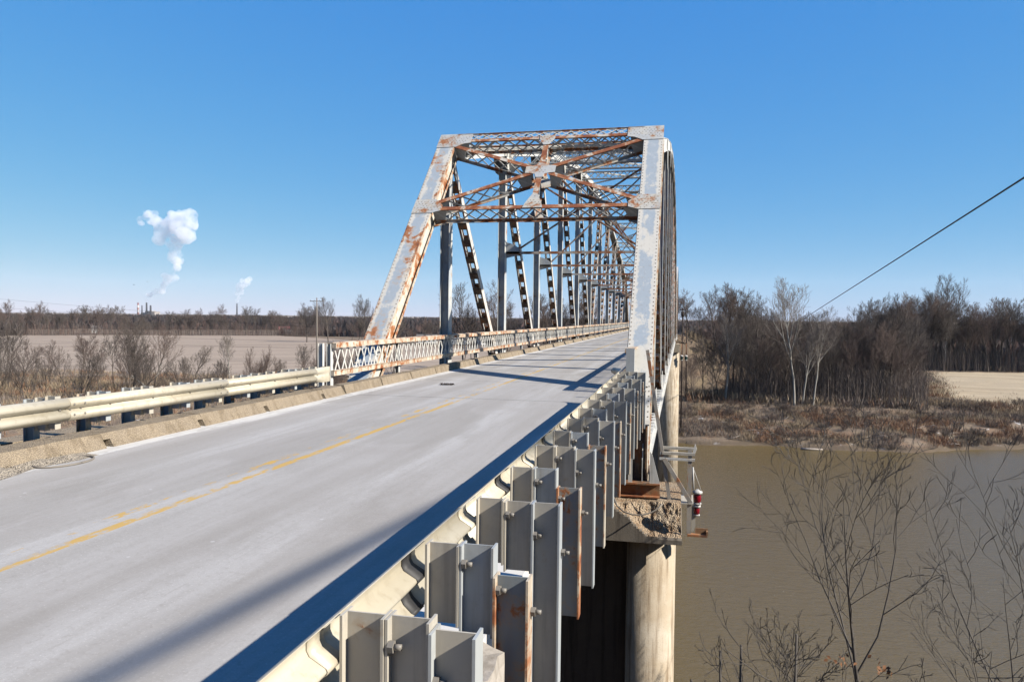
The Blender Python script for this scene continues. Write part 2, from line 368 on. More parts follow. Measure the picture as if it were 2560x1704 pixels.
# ------------------------------------------------------------------ ground, river, fields
WZ = -27.0
def yfar(x):
    if x > 50: return 180+(x-50)*.5+ (0 if x < 80 else (x-80)*.25)
    if x > 0: return 180
    return max(180+.45*x, 60)
def ynear(x):
    if x > -20: return 54.0
    return max(54+(x+20)*.6, -80)
def hgt(x, y):
    nz = mnoise.noise(V((x*.03, y*.03, 3.1)))*.6+mnoise.noise(V((x*.13, y*.13, 7.7)))*.45+mnoise.noise(V((x*.45, y*.45, 1.7)))*.3
    d = y-yfar(x)+mnoise.noise(V((x*.07, y*.02, 5)))*3.0
    if d > 0:
        t = min(d/32, 1.0); z = -27.3+6.3*(t**.75)
        r = (x*x+y*y)**.5
        z += max(0, r-1200)*.0012 if r < 4000 else 3.4
        # approach embankment of the far road
        ax = abs(x+5.2)
        if 236 < y < 700:
            top = -2.9-max(0, (y-255))*.042; e = top-max(0, ax-6)*.55; z = max(z, e)
        return z+nz*(1.0 if t < 1 else .4)
    d = ynear(x)-y
    if d > 0:
        z = -27.3+d*.5
        if x < -12: z = min(z, -1-(-12-x)*.6)
        if x > 12: z = min(z, -1-(x-12)*.2)
        if y < -14: z = max(z, min(15, (-14-y)*.75)-max(0, 9-abs(x+5.2))*3) ; return max(min(z, 15), -1.2)+nz*.4  # unseen hill added behind the camera to cut sky fill, notched for the road
        lim = -.75 if y < 3 else -1.3
        if x < -11: lim = -.4
        return min(max(z, -20 if x < -12 else -27.3), lim)+nz*(.25 if d > 30 else .7)
    return -29.0
def axis(marks):
    out = []
    for (a, b, st) in marks:
        k = max(1, int((b-a)/st)); out += [a+(b-a)*i/k for i in range(k)]
    return out+[marks[-1][1]]
xs = axis([(-14000, -3000, 1500), (-3000, -800, 200), (-800, -260, 30), (-260, -40, 6), (-40, -14, 2.5), (-14, 110, 1.6), (110, 260, 6), (260, 800, 40), (800, 4000, 300), (4000, 14000, 2000)])
ys = axis([(-400, -40, 40), (-40, 0, 5), (0, 62, 2.5), (62, 160, 8), (160, 240, 1.6), (240, 420, 5), (420, 1000, 30), (1000, 4000, 200), (4000, 16000, 1500)])
g = MB(); nx = len(xs)
g.v = [(x, y, hgt(x, y)) for y in ys for x in xs]
g.f = [(j*nx+i, j*nx+i+1, (j+1)*nx+i+1, (j+1)*nx+i) for j in range(len(ys)-1) for i in range(nx-1)]
g.m = [0]*len(g.f); g.s = [True]*len(g.f)
tag(g.build('ground', 'ground'), kind='structure')
wv = MB(); wv.add([(-700, -200, WZ), (900, -200, WZ), (900, 420, WZ), (-700, 300, WZ)], [(0, 1, 2, 3)])
tag(wv.build('river_water', 'water'), kind='structure')
def sheet(name, poly, mat, lift, cell):
    x0, x1 = min(p[0] for p in poly), max(p[0] for p in poly); y0, y1 = min(p[1] for p in poly), max(p[1] for p in poly)
    def inside(x, y):
        c = False; j = len(poly)-1
        for i in range(len(poly)):
            (xi, yi), (xj, yj) = poly[i], poly[j]
            if (yi > y) != (yj > y) and x < (xj-xi)*(y-yi)/(yj-yi)+xi: c = not c
            j = i
        return c
    b = MB(); kx, ky = int((x1-x0)/cell), int((y1-y0)/cell)
    idx = {}
    def vi(i, j):
        if (i, j) not in idx:
            idx[i, j] = len(b.v); x, y = x0+i*cell, y0+j*cell; b.v.append((x, y, lift(x, y)))
        return idx[i, j]
    for i in range(kx):
        for j in range(ky):
            if inside(x0+(i+.5)*cell, y0+(j+.5)*cell):
                b.f.append([vi(i, j), vi(i+1, j), vi(i+1, j+1), vi(i, j+1)]); b.m.append(0); b.s.append(True)
    return tag(b.build(name, mat), kind='structure')
sheet('farm_field', [(-160, 232), (-230, 224), (-420, 300), (-640, 440), (-640, 560), (-552, 650), (-410, 722), (-300, 640), (-270, 600), (-140, 500), (-60, 420), (-60, 300)], 'field', lambda x, y: -20.4+.1*mnoise.noise(V((x*.02, y*.02, 0))), 6)
sheet('stubble_field', [(70, 230), (88, 224), (124, 228), (320, 280), (320, 430), (160, 384), (118, 374), (106, 366)], 'stubble', lambda x, y: hgt(x, y)+.4, 1.6)

# ------------------------------------------------------------------ road deck and kerbs
def road_z(y): return 0 if y < 137 else (-(y-137)*.02 if y < 255 else -2.36-(y-255)*.042)
rm = MB()
ysr = [-40]+[17.78]+list(range(30, 137, 10))+[137]+list(range(150, 700, 15))
for a, b in zip(ysr[:-1], ysr[1:]):
    za, zb = road_z(a), road_z(b); xr = -1.16 if b < 18 else -1.62
    rm.hexa([(-8.9, a, za-.32), (xr, a, za-.32), (xr, b, zb-.32), (-8.9, b, zb-.32), (-8.9, a, za), (xr, a, za), (xr, b, zb), (-8.9, b, zb)])
tag(rm.build('road', 'road'), kind='structure')

def kerb_profile(toe, back, h): return [(toe, 0), (toe+(back-toe)*.22, h), (back, h), (back, 0)]
def kerb_run(mb, toe, back, y0, y1, h, mi=0, dip=0):
    P = kerb_profile(toe, back, h); n = max(1, int((y1-y0)/.4)); vs = []
    for i in range(n+1):
        y = y0+(y1-y0)*i/n
        for k, (x, z) in enumerate(P):
            j = mnoise.noise(V((x*3, y*1.3, z*5)))*.016
            vs.append((x+j, y, z+road_z(y)+(j if z > 0 else 0)))
    fs = [(i*4+k, i*4+k+1, i*4+k+5, i*4+k+4) for i in range(n) for k in range(3)]
    fs += [(3, 2, 1, 0), (n*4, n*4+1, n*4+2, n*4+3)]
    if toe < back: fs = [f[::-1] for f in fs]
    mb.add(vs, fs, mi)
k1 = MB(); cuts = [9.63, 11.86, 14.03, 16.57]; e0 = 5.6
for c in cuts+[None]:
    e1 = c-.07 if c else 17.72
    kerb_run(k1, -8.22, -8.80, e0, e1, .21)
    if c:
        k1.box((-8.80, c-.07, 0), (-8.42, c+.07, .205)); k1.hexa([(-8.42, c-.07, .12), (-8.293, c-.07, .12), (-8.293, c+.07, .12), (-8.42, c+.07, .12), (-8.42, c-.07, .208), (-8.346, c-.07, .208), (-8.346, c+.07, .208), (-8.42, c+.07, .208)]); e0 = c+.07
tag(k1.build('approach_kerb', 'kerb'), 'tan concrete kerb with drain holes beside the approach guardrail', 'kerb')['kind'] = 'structure'
# crumbled end of the kerb, loose rubble
random.seed(4)
rb = MB()
n = 76; vs = []; fs = []
for i in range(n+1):
    y = 1.5+7.6*i/n
    for j in range(17):
        u = j/16; e = min(1, (n-i)/7); x = -7.62-.16*mnoise.noise(V((y*1.3, 3, 1)))-(y-1.5)*.045-u*1.0
        z = (.13*math.sin(min(u*1.25, 1)*1.57)**1.5+(.06*mnoise.noise(V((x*4, y*4, 2)))+.035*mnoise.noise(V((x*13, y*13, 2)))+.02*mnoise.noise(V((x*30, y*30, 4))))*min(1, u*4))*(.35+.65*e)
        vs.append((x, y, max(z, .003)))
for i in range(n):
    for j in range(16): a = i*17+j; fs.append((a, a+17, a+18, a+1))
rb.add(vs, fs, 0, False)
for i in range(900):
    y = random.uniform(3, 8.8); x = -7.72-abs(random.gauss(0, .36))-(y-1.5)*.045; r = random.uniform(.006, .03)
    c = V((x, y, .015+.15*min(1, max(0, -7.72-(y-1.5)*.045-x)*1.25))); P = [c+V((random.uniform(-1, 1), random.uniform(-1, 1), random.uniform(-.6, .6)))*r for _ in range(4)]
    rb.add(P, [(0, 1, 2), (0, 2, 3), (0, 3, 1), (1, 3, 2)])
tag(rb.build('kerb_rubble', 'kerb_rough'), 'crumbled kerb concrete and loose gravel at the road edge', 'rubble', kind='stuff')
# kerb blocks across the bridge, one object per side as a setting strip
for nm, toe, back in (('bridge_kerb', -8.25, -8.62), ('bridge_kerb', -1.95, -1.64)):
    kb = MB(); y = 17.84
    while y < 253:
        kerb_run(kb, toe, back, y, y+2.38, .22); y += 2.445
    tag(kb.build(nm, 'kerb'), kind='structure')

# ------------------------------------------------------------------ truss bridge
XL, XR, Y0, P, ZB = -9.22, -1.10, 19.4, 9.78, -1.8
ZU = [None, 8.5, 10.7, 12.7, 14.2, 15.2, 15.6, 15.2, 14.2, 12.7, 10.7, 8.5]
def Ln(x, k): return V((x, Y0+k*P, ZB))
def Un(x, k): return V((x, Y0+k*P, ZU[k]))
YM = Y0+6*P
bridge = thing('truss_bridge', ((XL+XR)/2, Y0, 0), 'rusty grey-white steel through truss bridge, near span over the river', 'bridge', 'truss spans of the bridge')
TA = V((0, .6899, .7239)); TN = V((0, -.7239, .6899))
def Q(x, t, d): return V((x, Y0, ZB))+TA*t+TN*d
def mirror(p): return (p[0], 2*YM-p[1], p[2])
random.seed(11)
def end_post(x):
    m = MB(); a, b = Q(x, -.3, 0), Q(x, 14.2, 0)
    for s in (-1, 1): m.bar(a, b, .03, .58, TN, (s*.27, 0), 0)
    m.bar(a, b, .70, .02, TN, (0, .30), 0)
    for s in (-1, 1):
        m.bar(a, b, .115, .018, TN, (s*.315, -.285), 1); m.bar(a, b, .018, .10, TN, (s*.366, -.24), 1); m.bar(a, b, .018, .09, TN, (s*.359, .25), 1)
    for i in range(24): m.bar(Q(x-.28, .3+i*.6, -.29), Q(x+.28, .6+i*.6, -.29), .06, .012, TN, mi=1)
    rv = m; t = .2
    while t < 14.1:
        for s in (-1, 1):
            rv.dome(Q(x+s*.305, t, .311), TN, .021, 2)
            rv.dome(Q(x+s*.286, t+.06, .2), (s, 0, 0), .019, 2)
        t += .17
    return m
def portal():
    fr = MB(); gl_ = []; lc = MB(); web = MB()
    xc = (XL+XR)/2; xi0, xi1 = XL+.35, XR-.35
    def mem(x0, t0, x1, t1, w=.17, ends=(1, 1), both=True):
        for d in ((.30, -.30) if both else (.30,)):
            a, b = Q(x0, t0, d), Q(x1, t1, d)
            fr.bar(a, b, w, .016, TN, (0, 0), 0 if d > 0 else 1)
            sd = (b-a).normalized().cross(TN)
            fr.bar(a, b, .014, .085, TN, (0, -.05 if d > 0 else .05), 0 if d > 0 else 1)
        a0, a1, b0, b1 = Q(x0, t0, .22), Q(x1, t1, .22), Q(x0, t0, -.22), Q(x1, t1, -.22)
        nr = (a1-a0).normalized().cross(TN)
        lc.lace(a0, a1, b0, b1, .52, .055, .012, nr)
        L = (a1-a0).length
        for e, (p, q, r, s_) in ((ends[0], (a0, a0.lerp(a1, .55/L), b0.lerp(b1, .4/L), b0)), (ends[1], (a1, a1.lerp(a0, .55/L), b1.lerp(b0, .4/L), b1))):
            if e: web.plate([p, q, r, s_], nr, .014)
    mem(xi0, 14.60, xi1, 14.60, .16, (1, 1)); 
    for d in (.30, -.30): fr.bar(Q(xi0, 15.0, d), Q(xi1, 15.0, d), .09, .016, TN, mi=1); fr.bar(Q(xi0, 15.02, d), Q(xi1, 15.02, d), .012, .1, TN, mi=1)
    lc.lace(Q(xi0, 15., .25), Q(xi1, 15., .25), Q(xi0, 15., -.25), Q(xi1, 15., -.25), .55, .055, .012, TA)
    lc.lace(Q(xi0, 14.68, .3), Q(xi1, 14.68, .3), Q(xi0, 14.96, .3), Q(xi1, 14.96, .3), .35, .04, .01, TN)
    mem(xi0, 10.33, xi1, 10.33, .18)
    tc = 12.5
    for s, xe in ((-1, xi0), (1, xi1)):
        mem(xe-s*.0, 14.28, xc+s*.35, tc+.18, .18); mem(xe, 10.62, xc+s*.35, tc-.2, .18)
    mem(xc, 14.5, xc, tc+.3, .2, (1, 0)); mem(xc, 10.5, xc, tc-.3, .2, (1, 1))
    def gusset(poly, d, rows=True):
        rv = MB(); gl_.append(rv); rv.plate([Q(x, t, d) for x, t in poly], TN, .016)
        if d > 0 and rows:
            xs_ = [p[0] for p in poly]; ts = [p[1] for p in poly]
            def ins(x, y):
                c = True
                for i in range(len(poly)):
                    (ax, ay), (bx, by) = poly[i], poly[(i+1) % len(poly)]
                    cr = (bx-ax)*(y-ay)-(by-ay)*(x-ax); L = math.hypot(bx-ax, by-ay)
                    if cr/L < .05: c = False
                return c
            nxx = int((max(xs_)-min(xs_))/.125); nt = int((max(ts)-min(ts))/.115)
            for i in range(nxx+1):
                for j in range(nt+1):
                    x = min(xs_)+.06+i*.125+(.06 if j % 2 else 0); y = min(ts)+.07+j*.115
                    if ins(x, y) and random.random() < .8: rv.dome(Q(x, y, d+.008), TN, .018, 1)
    for d in (.325, -.325):
        for x0, s in ((XL, 1), (XR, -1)):
            top = [(-.37, 14.17), (.40, 14.17), (.72, 14.38), (.98, 14.42), (.98, 15.06), (-.37, 15.06)]
            mid = [(-.37, 10.06), (.37, 10.06), (.72, 10.2), (.72, 10.5), (.40, 10.85), (-.37, 10.85)]
            for g_ in (top, mid):
                q = [(x0+s*a, b) for a, b in g_]
                gusset(q if s > 0 else q[::-1], d)
        gusset([(xc+a*(1 if d > 0 else 1), tc+b) for a, b in ((-.56, -.2), (-.36, -.22), (-.18, -.28), (-.12, -.48), (.12, -.48), (.18, -.28), (.36, -.22), (.56, -.2), (.56, .2), (.36, .22), (.18, .28), (.12, .48), (-.12, .48), (-.18, .28), (-.36, .22), (-.56, .2))], d)
        gusset([(xc-.36, 10.25), (xc+.36, 10.25), (xc+.3, 10.5), (xc+.11, 11.0), (xc-.11, 11.0), (xc-.3, 10.5)], d)
        gusset([(xc-.11, 14.1), (xc+.11, 14.1), (xc+.3, 14.5), (xc+.3, 14.72), (xc-.3, 14.72), (xc-.3, 14.5)], d)
    for src, mi in ((lc, 2), (web, 3)): fr.add(src.v, src.f, mi)
    return fr, gl_
PF = portal()
for far in (0, 1):
    fn = (lambda m: m.mapped(mirror, True)) if far else (lambda m: m)
    fr = fn(PF[0]).build('portal_frame', ['portal_paint', 'steel_rusty', 'steel', 'galv_blue'], bridge)
    for g_ in PF[1]: fn(g_).build('gusset_plate', ['gusset', 'rivet'], fr)
    for x in (XL, XR):
        fn(end_post(x)).build('end_post', ['end_post', 'lip', 'rivet'], bridge)
def chord_bar(m, a, b, w, h):
    for s in (-1, 1): m.bar(a, b, .03, h, (0, 0, 1), (s*(w/2-.04), 0))
    m.bar(a, b, w, .02, (0, 0, 1), (0, h/2+.01)); 
    for s in (-1, 1): m.bar(a, b, .09, .02, (0, 0, 1), (s*(w/2-.005), -h/2))
for x in (XL, XR):
    tc_ = MB()
    for k in range(1, 11): chord_bar(tc_, Un(x, k), Un(x, k+1), .66, .54)
    bc = MB()
    for s in (-1, 1): bc.bar(Ln(x, -.02), Ln(x, 12.02), .03, .56, (0, 0, 1), (s*.22, 0)); bc.bar(Ln(x, -.02), Ln(x, 12.02), .10, .02, (0, 0, 1), (s*.28, .27)); bc.bar(Ln(x, -.02), Ln(x, 12.02), .10, .02, (0, 0, 1), (s*.28, -.27))
    yy = Y0+.2
    while yy < Y0+12*P-.4: bc.box((x-.3, yy, ZB+.285), (x+.3, yy+.42, ZB+.3)); yy += .78
    for k in range(0, 13):
        for s in (-1, 1):
            bc.plate([Ln(x, k)+V((s*.25, a, b)) for a, b in ((-.75, -.3), (.75, -.3), (.75, .35), (.3, 1.15), (-.3, 1.15), (-.75, .35))], (1, 0, 0), .016)
            if 2 <= k <= 10:
                sl_ = (ZU[min(k+1, 11)]-ZU[max(k-1, 1)])/(2*P)
                tc_.plate([Un(x, k)+V((s*.335, a, b)) for a, b in ((-.8, .25-.8*sl_), (-.8, -.3-.8*sl_), (-.35, -1.2), (.35, -1.2), (.8, -.3+.8*sl_), (.8, .25+.8*sl_))], (1, 0, 0), .016)
    bc.build('bottom_chord', 'steel_white', bridge); tc_.build('top_chord', 'steel_white', bridge)
    for k in range(1, 12):
        vb = MB(); a, b = Ln(x, k), Un(x, k)
        vb.bar(a, b, .33, .02, (0, 1, 0), (0, 0), 0)
        for s in (-1, 1): vb.bar(a, b, .02, .46, (0, 1, 0), (s*.175, 0), 1 if s > 0 and x == XR else 0)
        vb.build('vertical_post', ['steel', 'outer_rust'], bridge)
    dg = [(k, k+1) for k in range(1, 6)]+[(12-k, 11-k) for k in range(1, 6)]
    for u, l in dg:
        db = MB(); a, b = Un(x, u), Ln(x, l); d = (b-a).normalized(); nrm = V((1, 0, 0)).cross(d).normalized()
        for s in (-1, 1): db.bar(a, b, .018, .34, nrm, (s*.19, 0), 0); db.bar(a, b, .07, .014, nrm, (s*.165, .165), 1); db.bar(a, b, .07, .014, nrm, (s*.165, -.165), 1)
        L = (b-a).length; t = .5
        while t < L-.6:
            for o in (.18, -.18): db.bar(a+d*t, a+d*(t+.36), .40, .012, nrm, (0, o), 1 if o > 0 else 2)
            t += .93
        db.build('diagonal', ['steel_white', 'steel_rusty', 'dark_rust'], bridge)
# floor system
for k in range(13):
    fb = MB(); y = Y0+k*P
    fb.box((XL+.2, y-.012, -1.55), (XR-.2, y+.012, -.52)); fb.box((XL+.2, y-.15, -.52), (XR-.2, y+.15, -.49)); fb.box((XL+.2, y-.15, -1.58), (XR-.2, y+.15, -1.55))
    fb.build('floor_beam', 'dark_rust', bridge)
st = MB()
for i in range(6):
    x = -8.3+i*1.26; st.box((x-.01, Y0-1.4, -.84), (x+.01, Y0+12*P, -.35)); st.box((x-.1, Y0-1.4, -.36), (x+.1, Y0+12*P, -.335)); st.box((x-.1, Y0-1.4, -.86), (x+.1, Y0+12*P, -.84))
st.build('stringer', 'dark_rust', bridge)
# sway frames at the inner verticals
for k in range(2, 11):
    sw = MB(); y = Y0+k*P; zt = ZU[k]-.15; zb_ = 5.3
    xa, xb = XL+.2, XR-.2
    for z in (zt, zt-.62):
        for o in (-.16, .16): sw.bar((xa, y+o, z), (xb, y+o, z), .09, .014); sw.bar((xa, y+o, z), (xb, y+o, z), .014, .09)
    for o in (-.16, .16): sw.lace((xa, y+o, zt), (xb, y+o, zt), (xa, y+o, zt-.62), (xb, y+o, zt-.62), .62, .05, .01, (0, 1, 0))
    sw.lace((xa, y-.16, zt-.02), (xb, y-.16, zt-.02), (xa, y+.16, zt-.02), (xb, y+.16, zt-.02), .5, .05, .01, (0, 0, 1))
    sw.bar((xa, y, zb_), (xb, y, zb_), .16, .014, mi=1); sw.bar((xa, y, zb_+.06), (xb, y, zb_+.06), .014, .13, mi=1)
    for a, b in ((xa, xb), (xb, xa)):
        s = 1 if b > a else -1
        sw.bar((a+s*.75, y+s*.02, zb_+.3), (b-s*.3, y+s*.02, zt-.7), .1, .012, (0, 1, 0), mi=1); sw.bar((a+s*.75, y+s*.03, zb_+.3), (b-s*.3, y+s*.03, zt-.7), .012, .08, (0, 1, 0), mi=1)
        sw.plate([(a, y, zb_-.22), (a+s*.35, y, zb_-.14), (a+s*.72, y, zb_-.04), (a+s*.72, y, zb_+.28), (a+s*.42, y, zb_+.5), (a, y, zb_+.62)], (0, 1, 0), .014, 2)
        sw.plate([(a, y, zt-.6), (a+s*.6, y, zt-.6), (a+s*.5, y, zt-.85), (a+s*.1, y, zt-1.4), (a, y, zt-1.4)], (0, 1, 0), .014, 2)
    xm = (xa+xb)/2; zm = (zb_+.3+zt-.7)/2
    sw.plate([(xm-.3, y+.04, zm-.14), (xm+.3, y+.04, zm-.14), (xm+.3, y+.04, zm+.14), (xm-.3, y+.04, zm+.14)], (0, 1, 0), .012, 2)
    sw.build('sway_frame', ['steel', 'steel_rusty', 'galv_blue'], bridge)
# top lateral bracing
for k in range(1, 11):
    lb = MB(); pc = (Un(XL, k)+Un(XR, k+1))/2
    for p, q in ((Un(XL, k), Un(XR, k+1)), (Un(XR, k), Un(XL, k+1))):
        p, q = p+V((0, 0, .1)), q+V((0, 0, .1)); d = (q-p).normalized(); n_ = V((0, 0, 1)); sd = d.cross(n_).normalized(); p, q = p+d*.4, q-d*.4
        for s in (-1, 1): lb.bar(p+sd*s*.16, q+sd*s*.16, .08, .012); lb.bar(p+sd*s*.16, q+sd*s*.16, .012, .08)
        lb.lace(p-sd*.16, q-sd*.16, p+sd*.16, q+sd*.16, .42, .045, .008, n_, single=True)
    lb.plate([pc+V((a, b, .13)) for a, b in ((-.5, -.5), (.5, -.5), (.5, .5), (-.5, .5))], (0, 0, 1), .012)
    lb.build('lateral_brace', 'steel_white', bridge)
# bearings at both ends
for x in (XL, XR):
    for y in (Y0, Y0+12*P):
        sh = MB(); sh.box((x-.55, y-.5, -2.36), (x+.55, y+.5, -2.28)); sh.box((x-.42, y-.32, -2.28), (x+.42, y+.32, -2.2))
        for s in (-1, 1): sh.plate([(x+s*.3, y-.45, -2.2), (x+s*.3, y+.45, -2.2), (x+s*.3, y+.2, -1.55), (x+s*.3, y-.2, -1.55)], (1, 0, 0), .04)
        sh.tube([(x-.45, y, -1.8), (x+.45, y, -1.8)], [.09, .09], 10)
        for sx in (-1, 1):
            for sy_ in (-1, 1): sh.tube([(x+sx*.47, y+sy_*.42, -2.28), (x+sx*.47, y+sy_*.42, -2.12)], [.03, .03], 6)
        sh.build('bearing_shoe', ['dark_rust'], bridge)
for x in (XL, XR):
    ed = MB(); ed.box((x-.42, 18.86, -2.1), (x+.36, 18.89, -.62)); ed.box((x-.46, 18.7, -.62), (x+.4, 19.5, -.59), 1)  # shelf, plus an added dark plate standing in for shade over the lower post
    for i in range(3): ed.box((x-.4+i*.36, 18.78, -2.1), (x-.37+i*.36, 18.86, -.62), 0)
    ed.build('shelf_shade_plate', ['dark_rust', 'galv'], bridge)
kids(bridge)
br2 = copy_tree(bridge)
br2.location = V(bridge.location)+V((0, 12*P+1.1, -.03)); br2.rotation_euler = (-.02, 0, 0)
br2['label'] = 'second truss span of the bridge, farther off beyond the pier'

# ------------------------------------------------------------------ lattice railings on the bridge
def railing(x, y0, y1, zt, label, inward):
    zb = zt-.86; r = thing('bridge_railing', (x, y0, 0), label, 'railing', 'lattice railings of the bridge')
    def cut(mk):
        b = MB(); mk(b); return b
    tr = MB(); y = y0
    while y < y1-.1:
        e = min(y+9.78, y1); tr.box((x-.02, y+.015, zt-.13), (x+.10*inward if inward > 0 else x+.02, e-.015, zt)) if inward > 0 else tr.box((x-.10, y+.015, zt-.13), (x+.02, e-.015, zt))
        tr.box((x-.16 if inward > 0 else x-.06, y+.015, zt-.03), (x-.0 if inward > 0 else x+.16, e-.015, zt+.012)); y = e
    tr.build('top_rail', 'lip', r)
    b2 = MB(); b2.box((x-.03, y0, zb), (x+.05, y1, zb+.13)); b2.box((x-.05, y0, zb+.13), (x+.07, y1, zb+.145)); b2.build('bottom_rail', 'lip', r)
    lt = MB(); n_ = int((y1-y0-.2)/.43)
    for i in range(n_):
        ya = y0+.12+i*.43
        lt.bar((x+.012, ya, zb+.1), (x+.012, ya+.36, zt-.1), .012, .055, (0, 0, 1)); lt.bar((x-.012, ya+.36, zb+.1), (x-.012, ya, zt-.1), .012, .055, (0, 0, 1))
    lt.build('lattice', 'steel_white', r)
    for k in range(int((y1-y0)/4.89)+1):
        pb = MB(); y = y0+.05+k*4.89; pb.isec(x-.1*inward-.06, x-.1*inward+.06, y, -.45, zt-.02, .14, .012, .012)
        pb.build('post', 'steel_white', r)
    return r
railing(-8.85, 18.25, 136.9, 1.27, 'long cream lattice railing along the far side of the road', 1)
railing(-1.33, 20.3, 136.9, 1.19, 'lattice railing beside the right truss, behind the near guardrail', -1)
ep = thing('railing_end_plate', (-1.3, 20.2, 0), 'flat grey steel plate closing the railing end beside the right end post', 'steel plate')
pb = MB(); pb.box((-1.36, 20.16, .3), (-1.17, 20.2, 1.2)); pb.box((-1.385, 20.16, .3), (-1.36, 20.25, 1.2)); pb.build('plate', 'galv_blue', ep)

# ------------------------------------------------------------------ guardrails
WP = [(-.012, .155), (-.030, .148), (-.072, .112), (-.084, .092), (-.084, .066), (-.072, .046), (-.006, .012), (0, 0)]
WP = [(a, b*1.07) for a, b in WP+[(a, -b) for a, b in WP[::-1][1:]]]
def wbeam(mb, pts, s, off=0, th=.006):
    """pts: list of (x, y, zcentre); s = +1 keeps the ridges towards -x"""
    k = len(WP); vs = []
    for (x, y, z) in pts:
        for a, b in WP: vs.append((x+s*(a+off), y, z+b))
        for a, b in WP: vs.append((x+s*(a+off-th), y, z+b))
    n_ = len(pts); fs = []
    for i in range(n_-1):
        for j in range(k-1):
            a = i*2*k+j; fs.append((a, a+1, a+2*k+1, a+2*k)); a += k; fs.append((a, a+2*k, a+2*k+1, a+1))
        for j in (0, k-1): a = i*2*k+j; fs.append((a, a+2*k, a+3*k, a+k) if j == 0 else (a, a+k, a+3*k, a+2*k))
    for i in (0, n_-1):
        for j in range(k-1): a = i*2*k+j; fs.append((a, a+k, a+k+1, a+1) if i == 0 else (a, a+1, a+k+1, a+k))
    if s < 0: fs = [f[::-1] for f in fs]
    mb.add(vs, fs, 0, True)
def bolt(mb, c, ax, r=.016, L=.05):
    c, ax = V(c), V(ax).normalized(); mb.tube([c, c+ax*.022], [r*1.5]*2, 6, sm=False); mb.tube([c+ax*.022, c+ax*L], [r*.8]*2, 6)
gr = thing('guardrail', (-1.25, 0, 0), 'cream guardrail in the foreground seen from its grey post side', 'guardrail', 'steel guardrails')
RX = -1.235
for y0, y1 in ((-3, .6), (.6, 4.46), (4.46, 8.3), (8.3, 12.2), (12.2, 16.05)):
    b = MB(); wbeam(b, [(RX, y0-.15, .70), (RX, (y0+y1)/2, .70), (RX, y1+.15, .70)], 1, -.0065*(1 if (y0 > 1 and y0 < 6) or y0 > 12 else 0)); b.build('rail_beam', 'cream', gr)
b = MB(); wbeam(b, [(RX, 16.05, .70), (RX, 17.0, .70), (RX-.03, 17.25, .7), (RX-.12, 17.42, .7), (RX-.22, 17.5, .70)], 1); b.build('end_shoe', 'cream', gr)
ROWS_R = [.70+.97*i for i in range(17)]
# odd rows grey, even rows blue-grey block with a rust spotted post
for i, y in enumerate(ROWS_R):
    even = i % 2 == 1; random.seed(i)
    bp = MB(); wbeam(bp, [(RX, y-.13, .70), (RX, y+.0, .70)], 1, .006, .004); bp.build('backup_plate', 'dark_tab' if even else 'cream', gr)
    z1 = .87+random.uniform(-.012, .012); z2 = .865+random.uniform(-.015, .015); z3 = (.73 if even else .86)+random.uniform(-.015, .015); zlo = random.choice((-.27, -.33, -.22))
    bl = MB(); bl.isec(RX+.012, RX+.185, y, .46, z1, .10); k = bl.build('blockout', 'galv', gr)
    bl2 = MB(); bl2.isec(RX+.188, RX+.36, y+.008, .42, z2, .10); bl2.build('blockout', 'galv_blue' if even else 'galv', gr)
    pm = MB(); pm.isec(RX+.363, RX+.54, y-.004, zlo, z3, .11, .009, .012, 0, 1); pm.build('post', ['post_rust', 'lip'] if even else ['galv', 'galv_blue'], gr)
    for c in ((RX+.024, y+.033, .60), (RX+.20, y-.03, .775), (RX+.375, y-.03, .66), (RX+.541, y+.02, .55)):
        bb = MB(); bolt(bb, c, (1, 0, 0)); bb.build('bolt', 'bolt', gr)
fa = thing('concrete_stub', (-1, 3.2, .2), 'rough concrete block under the guardrail blockouts', 'concrete block')
cs = MB()
def rock(mb, c, size, seed, mi=0, n_=7):
    random.seed(seed); vs = []; fs = []
    for f in range(6):
        base = len(vs)
        for i in range(n_+1):
            for j in range(n_+1):
                a, b_ = -1+2*i/n_, -1+2*j/n_
                p = [V((a, b_, 1)), V((b_, a, -1)), V((1, a, b_)), V((-1, b_, a)), V((b_, 1, a)), V((a, -1, b_))][f]
                q = V((p.x*size[0], p.y*size[1], p.z*size[2]))
                d_ = mnoise.noise_vector(V(c)+q*4.)*.16*min(size)+mnoise.noise_vector(V(c)+q*11.)*.1*min(size)
                vs.append(V(c)+q+d_)
        for i in range(n_):
            for j in range(n_): k = base+i*(n_+1)+j; fs.append((k, k+n_+1, k+n_+2, k+1))
    mb.add(vs, fs, mi)
rock(cs, (-1.0, 3.15, .22), (.2, .36, .19), 3); cs.build('block', 'stub', fa)

gl = thing('guardrail', (-8.6, 10, 0), 'long cream W-beam guardrail on the far side of the road', 'guardrail', 'steel guardrails')
def lz(y): return .778-.0083*(y-7.8)-.158
LX = -8.55
for n_i, (y0, y1) in enumerate(((-4, 1.7), (1.7, 5.5), (5.5, 9.3), (9.3, 12.85), (12.85, 16.5))):
    b = MB(); wbeam(b, [(LX, y0-.16, lz(y0)), (LX, y1+.16, lz(y1))], -1, -.0065*(n_i % 2)); b.build('rail_beam', 'cream', gl)
    bb = MB()
    for zo in (.075, -.075):
        for yo in (-.1, .1): bolt(bb, (LX+.08, y0+yo, lz(y0)+zo), (1, 0, 0), .012, .024)
    for yo in (-.1, .1): bolt(bb, (LX+.006, y0+yo, lz(y0)), (1, 0, 0), .013, .03)
    bb.build('splice_bolt', 'bolt', gl)
sh = MB(); k = len(WP); y_ = 16.5
vs = []
